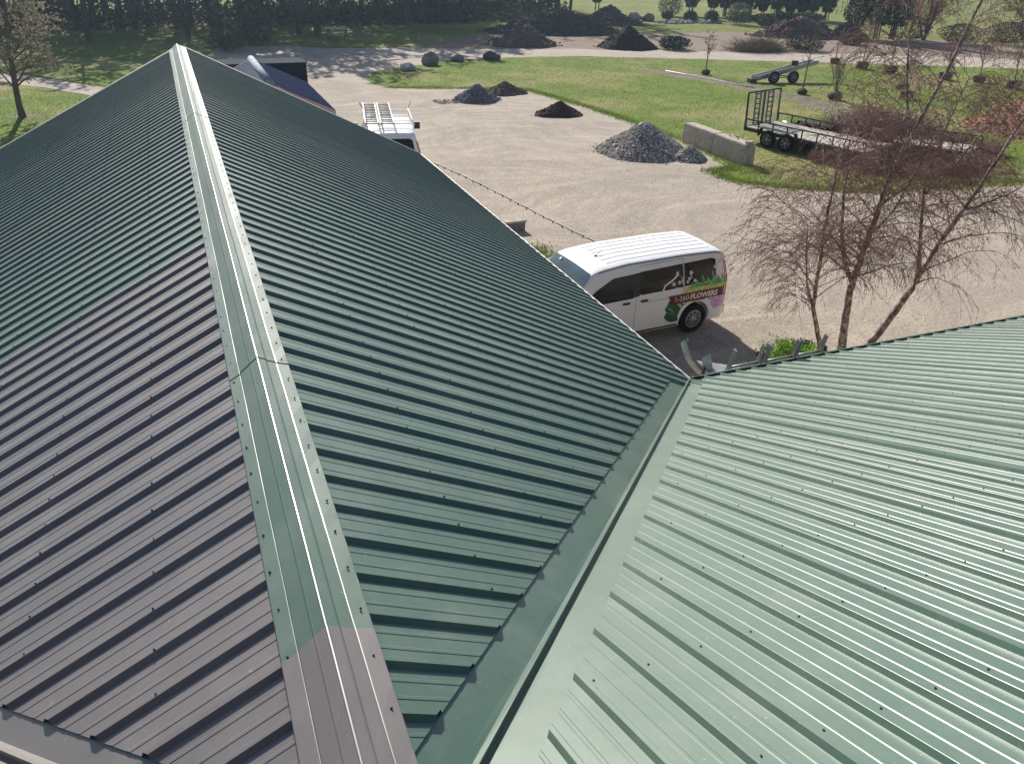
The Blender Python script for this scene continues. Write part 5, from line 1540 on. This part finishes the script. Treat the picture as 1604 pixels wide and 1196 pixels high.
birch_tree([(11.56, Y0, 0.01), (11.30, Y0, 0.55), (11.0, Y0, 1.22), (10.94, Y0, 2.05), (10.92, Y0 + .05, 2.7), (10.89, Y0 + .05, 3.3), (10.92, Y0 + .1, 4.1), (11.1, Y0 + .1, 5.0)],
           [0.055, 0.048, 0.042, 0.036, 0.030, 0.024, 0.016, 0.006],
           [([(11.02, Y0, 1.15), (10.82, Y0 + .1, 1.7), (10.68, Y0 + .15, 2.3), (10.62, Y0 + .2, 2.9)], [0.03, 0.022, 0.014, 0.006])],
           'slender birch with a curved base, leftmost of the three birches', 601, 4)
birch_tree([(12.06, Y0, 0.01), (11.95, Y0, 0.7), (11.88, Y0, 1.45), (11.96, Y0, 2.33), (12.03, Y0 - .05, 3.0), (12.09, Y0 - .05, 3.6), (12.25, Y0 - .1, 4.3), (12.78, Y0 - .1, 5.6), (13.16, Y0 - .1, 6.8), (13.4, Y0 - .1, 8.0)],
           [0.095, 0.080, 0.072, 0.060, 0.052, 0.046, 0.040, 0.030, 0.020, 0.008],
           [([(11.9, Y0, 1.6), (11.62, Y0 + .1, 2.1), (11.42, Y0 + .15, 2.8), (11.30, Y0 + .2, 3.6), (11.35, Y0 + .2, 4.4)], [0.05, 0.042, 0.032, 0.020, 0.008]),
            ([(12.0, Y0, 2.6), (12.25, Y0 - .2, 3.1), (12.45, Y0 - .3, 3.8), (12.6, Y0 - .4, 4.6)], [0.03, 0.024, 0.016, 0.006]),
            ([(12.3, Y0 - .1, 4.5), (12.4, Y0 + .3, 5.2), (12.3, Y0 + .5, 6.2), (12.5, Y0 + .6, 7.2)], [0.028, 0.022, 0.015, 0.006])],
           'thickest upright birch, middle of the three birches', 602, 4)
birch_tree([(12.76, Y0, 0.01), (13.2, Y0, 0.65), (13.62, Y0, 1.29), (13.75, Y0, 1.75), (14.31, Y0, 2.76), (14.76, Y0 + .05, 3.38), (15.36, Y0 + .1, 4.43), (15.95, Y0 + .1, 5.5), (16.4, Y0 + .1, 6.7)],
           [0.085, 0.075, 0.066, 0.060, 0.048, 0.040, 0.030, 0.020, 0.008],
           [([(13.66, Y0, 1.45), (13.62, Y0 + .1, 2.1), (13.45, Y0 + .15, 2.9), (13.37, Y0 + .2, 3.49), (13.5, Y0 + .2, 4.5), (13.8, Y0 + .2, 5.6)], [0.045, 0.040, 0.032, 0.026, 0.016, 0.006]),
            ([(13.42, Y0 + .2, 3.2), (13.9, Y0 + .1, 3.8), (14.5, Y0, 4.7), (15.0, Y0 - .1, 5.9)], [0.026, 0.022, 0.016, 0.006]),
            ([(14.4, Y0, 2.9), (14.75, Y0 - .3, 3.1), (15.3, Y0 - .5, 3.5), (16.0, Y0 - .6, 3.9)], [0.028, 0.022, 0.014, 0.006])],
           'leaning birch tilting right, rightmost of the three birches', 603, 4)
# burgundy dogwood stems round the trailers
def dogwood(c, rx, ry, h, label, seed, n=260, mat='dogwood'):
    r2 = random.Random(seed); t = empty('dogwood_shrub', (c[0], c[1], 0.016), 0, label, 'shrub', 'twiggy shrubs round the trailers')
    mb = MB()
    for _ in range(n):
        an = r2.uniform(0, 6.28); q = r2.random() ** 0.5
        b = Vector((rx * q * math.cos(an) * .7, ry * q * math.sin(an) * .7, 0))
        d = Vector((math.cos(an) * q * 0.55 + r2.uniform(-.15, .15), math.sin(an) * q * 0.55 + r2.uniform(-.15, .15), 1))
        pts = wander(b, d, h * r2.uniform(0.6, 1.0), 4, r2, 0.18)
        mb.tube(pts, [0.010, 0.009, 0.008, 0.006, 0.004], 3, False)
        for _ in range(2):
            p, dd = at_t(pts, r2.uniform(.3, .9)); mb.tube(wander(p, dd + Vector((r2.uniform(-.5, .5), r2.uniform(-.5, .5), 0)), h * .3, 2, r2, .2), [0.007, 0.006, 0.004], 3, False)
    mb.build('stems', M[mat], t)
    return t
dg = [((23.2, 25.4), .7, .5, .5, 'twig', 'low dark shrub under the near side of the trailer wheels'), ((23.5, 24.4), .85, .5, .5, 'dogwood', 'dark twiggy shrub in front of the trailer, left of centre'),
      ((24.2, 23.6), .85, .5, .5, 'twig', 'dull twiggy shrub in front of the trailer deck'), ((24.9, 22.9), .85, .5, .5, 'dogwood', 'dark shrub in front of the trailer drawbar'),
      ((25.9, 22.7), .85, .5, .5, 'twig', 'brown twiggy shrub at the near corner of the small trailer'), ((26.9, 22.9), .8, .5, .5, 'dogwood', 'dark shrub in front of the small trailer'),
      ((28.0, 22.6), .8, .6, .7, 'twig', 'small shrub at the right front of the small trailer'),
      ((26.4, 27.4), .9, .8, 1.5, 'dogwood', 'tall burgundy shrub behind the trailer deck on the left'), ((27.4, 27.0), .9, .8, 1.65, 'dogwood', 'tallest burgundy shrub behind the trailer'),
      ((28.3, 26.6), .9, .8, 1.6, 'dogwood', 'burgundy shrub behind the gap between the two trailers'), ((29.2, 26.4), .8, .7, 1.3, 'twig', 'purple brown shrub behind the small trailer'),
      ((28.0, 28.2), .9, .8, 1.5, 'twig', 'brown shrub at the back of the burgundy group'), ((25.6, 29.4), .5, .45, .8, 'twig', 'small dark shrub beside the far trailer rail'),
      ((26.2, 28.6), .5, .45, .9, 'twig', 'small brown shrub behind the far trailer rail'), ((30.4, 25.6), .8, .6, .8, 'drystem', 'dry pale shrub right of the small trailer'), ((31.2, 24.6), .8, .6, .7, 'twig', 'low twig heap near the right end of the trailers')]
for i, (c, rx, ry, h, mt, lab) in enumerate(dg): dogwood(c, rx, ry, h, lab, 700 + i, 150, mt)

# green bed at the birch foot
t = empty('green_plant_patch', (11.0, 11.95, 0.012), 0, 'bright green leafy plants growing at the foot of the birches', 'plants')
r2 = random.Random(33); lf = MB()
for _ in range(1500):
    x = r2.gauss(0, 0.33); y = r2.gauss(0, 0.22); leaf_quads(lf, (x, y, r2.uniform(0.02, 0.24) * max(.2, 1 - abs(x))), r2.uniform(0.02, 0.05), r2, 1.0)
lf.build('leaves', M['freshleaf'], t)['kind'] = 'stuff'
mb = MB()
for k in range(9):
    a = 2 * math.pi * k / 9; mb.box((0.75 * math.cos(a), 0.45 * math.sin(a), 0.04), (0.16, 0.13, 0.10), a)
mb.build('edging_stones', M['pile_dark'], t)

# grass blades
def blades(name, poly_fn, n, h, mat, seed, z=0.018):
    r2 = random.Random(seed); mb = MB(); c = 0
    while c < n:
        x, y = poly_fn(r2)
        if x is None: continue
        c += 1
        for _ in range(3):
            a = r2.uniform(0, 6.28); hh = h * r2.uniform(0.5, 1.3); w = hh * 0.10
            lx_, ly2 = math.cos(a), math.sin(a); lean = hh * r2.uniform(0.1, 0.6)
            bx = x + r2.uniform(-.03, .03); by = y + r2.uniform(-.03, .03)
            mb.add([(bx - ly2 * w, by + lx_ * w, z), (bx + ly2 * w, by - lx_ * w, z), (bx + lx_ * lean, by + ly2 * lean, z + hh)], [(0, 1, 2)])
    o = mb.build(name, mat); o['kind'] = 'stuff'; return o
def inside(poly, x, y):
    c = False; j = len(poly) - 1
    for i in range(len(poly)):
        if (poly[i][1] > y) != (poly[j][1] > y) and x < (poly[j][0] - poly[i][0]) * (y - poly[i][1]) / (poly[j][1] - poly[i][1]) + poly[i][0]: c = not c
        j = i
    return c
LP = [(10.2, 49.0), (11.4, 52.2), (17.2, 55.7), (27.2, 56.3), (46.6, 48.5), (60, 40), (45, 21), (28.7, 20.8), (22.8, 21.3), (19.7, 22.5), (18.1, 23.9), (18.0, 25.4), (19.4, 25.7), (19.9, 30.1), (19.6, 34.6), (19.3, 38), (18.7, 41.4), (18.2, 43.9), (13.9, 45.4), (10.8, 46.3)]
def in_lawn(r2):
    y = 20.5 + 36 * r2.random() ** 1.4; x = r2.uniform(10, 50)
    return (x, y) if inside(LP, x, y) else (None, None)
tag(blades('grass', in_lawn, 42000, 0.055, M['blade'], 1), 'short green grass growing over the lawn', 'grass')
def in_lawn_dry(r2):
    x, y = in_lawn(r2)
    if x is None or fbm(x * 0.3, y * 0.3, 2) < 0.08: return (None, None)
    return x, y
tag(blades('dry_grass', in_lawn_dry, 9000, 0.06, M['blade_dry'], 2), 'dry yellow grass in patches on the lawn', 'grass')
def left_lawn(r2):
    x = r2.uniform(-14, -3); y = r2.uniform(34, 50)
    return (x, y) if x + (y - 42) * 0.25 < -3 and y < 47.5 - (x + 4.6) * 1.1 else (None, None)
tag(blades('lawn_blades', left_lawn, 9000, 0.06, M['blade'], 3, 0.022), 'short grass on the lawn at the left', 'grass')
EP = LP[7:]
def edge(r2):
    i = r2.randrange(len(EP) - 1); f = r2.random(); x = lerp(EP[i][0], EP[i + 1][0], f) + r2.gauss(0, 0.22); y = lerp(EP[i][1], EP[i + 1][1], f) + r2.gauss(0, 0.22); return x, y
tag(blades('edge_grass', edge, 7000, 0.08, M['blade'], 4, 0.014), 'ragged grass tufts along the gravel edge', 'grass')
def tuft(r2): return 8.35 + r2.gauss(0, 0.25), 19.4 + r2.gauss(0, 0.35)
tag(blades('grass_tuft', tuft, 420, 0.07, M['blade'], 5, 0.014), 'small grass tuft on the gravel beside the green roof eave', 'grass tuft')
def yel(r2): return 19.9 + r2.gauss(0, 0.45), 25.1 + r2.gauss(0, 0.3)
tag(blades('yellow_grass', yel, 900, 0.08, M['vinyl_yellow'], 6, 0.016), 'bright yellow green grass beside the concrete block end', 'grass')
# loose pebbles on the gravel yard near the van
r2 = random.Random(5); mb = MB()
tpl = [(1, 0, 0), (-.5, .8, 0), (-.5, -.8, 0), (0, 0, .7)]
for _ in range(9000):
    x = r2.uniform(5.5, 19); y = r2.uniform(8.5, 30)
    s_ = r2.uniform(0.008, 0.022); a = r2.uniform(0, 6.28); ca, sa = math.cos(a), math.sin(a)
    mb.add([(x + (p[0] * ca - p[1] * sa) * s_, y + (p[0] * sa + p[1] * ca) * s_, 0.012 + p[2] * s_) for p in tpl], [(0, 1, 3), (1, 2, 3), (2, 0, 3)])
tag(mb.build('loose_pebbles', M['pile_stone']), 'loose pebbles scattered over the gravel yard', 'pebbles', kind='stuff')

# ------------------------------------------------------------------ added scattering volume imitating the bluish lens flare
hz = MB(); hz.box((100, 300, 12.5), (2020, 2020, 27.0))
ho = hz.build('flare_veil'); ho['kind'] = 'stuff'
hm = bpy.data.materials.new('lens flare veil'); hm.use_nodes = True
nt = hm.node_tree; nt.nodes.clear(); out = nt.nodes.new('ShaderNodeOutputMaterial')
pv = nt.nodes.new('ShaderNodeVolumePrincipled')
pv.inputs['Color'].default_value = (0.60, 0.78, 1.0, 1)
pv.inputs['Density'].default_value = 0.00085
pv.inputs['Anisotropy'].default_value = 0.8
nt.links.new(pv.outputs[0], out.inputs['Volume'])
ho.data.materials.append(hm)
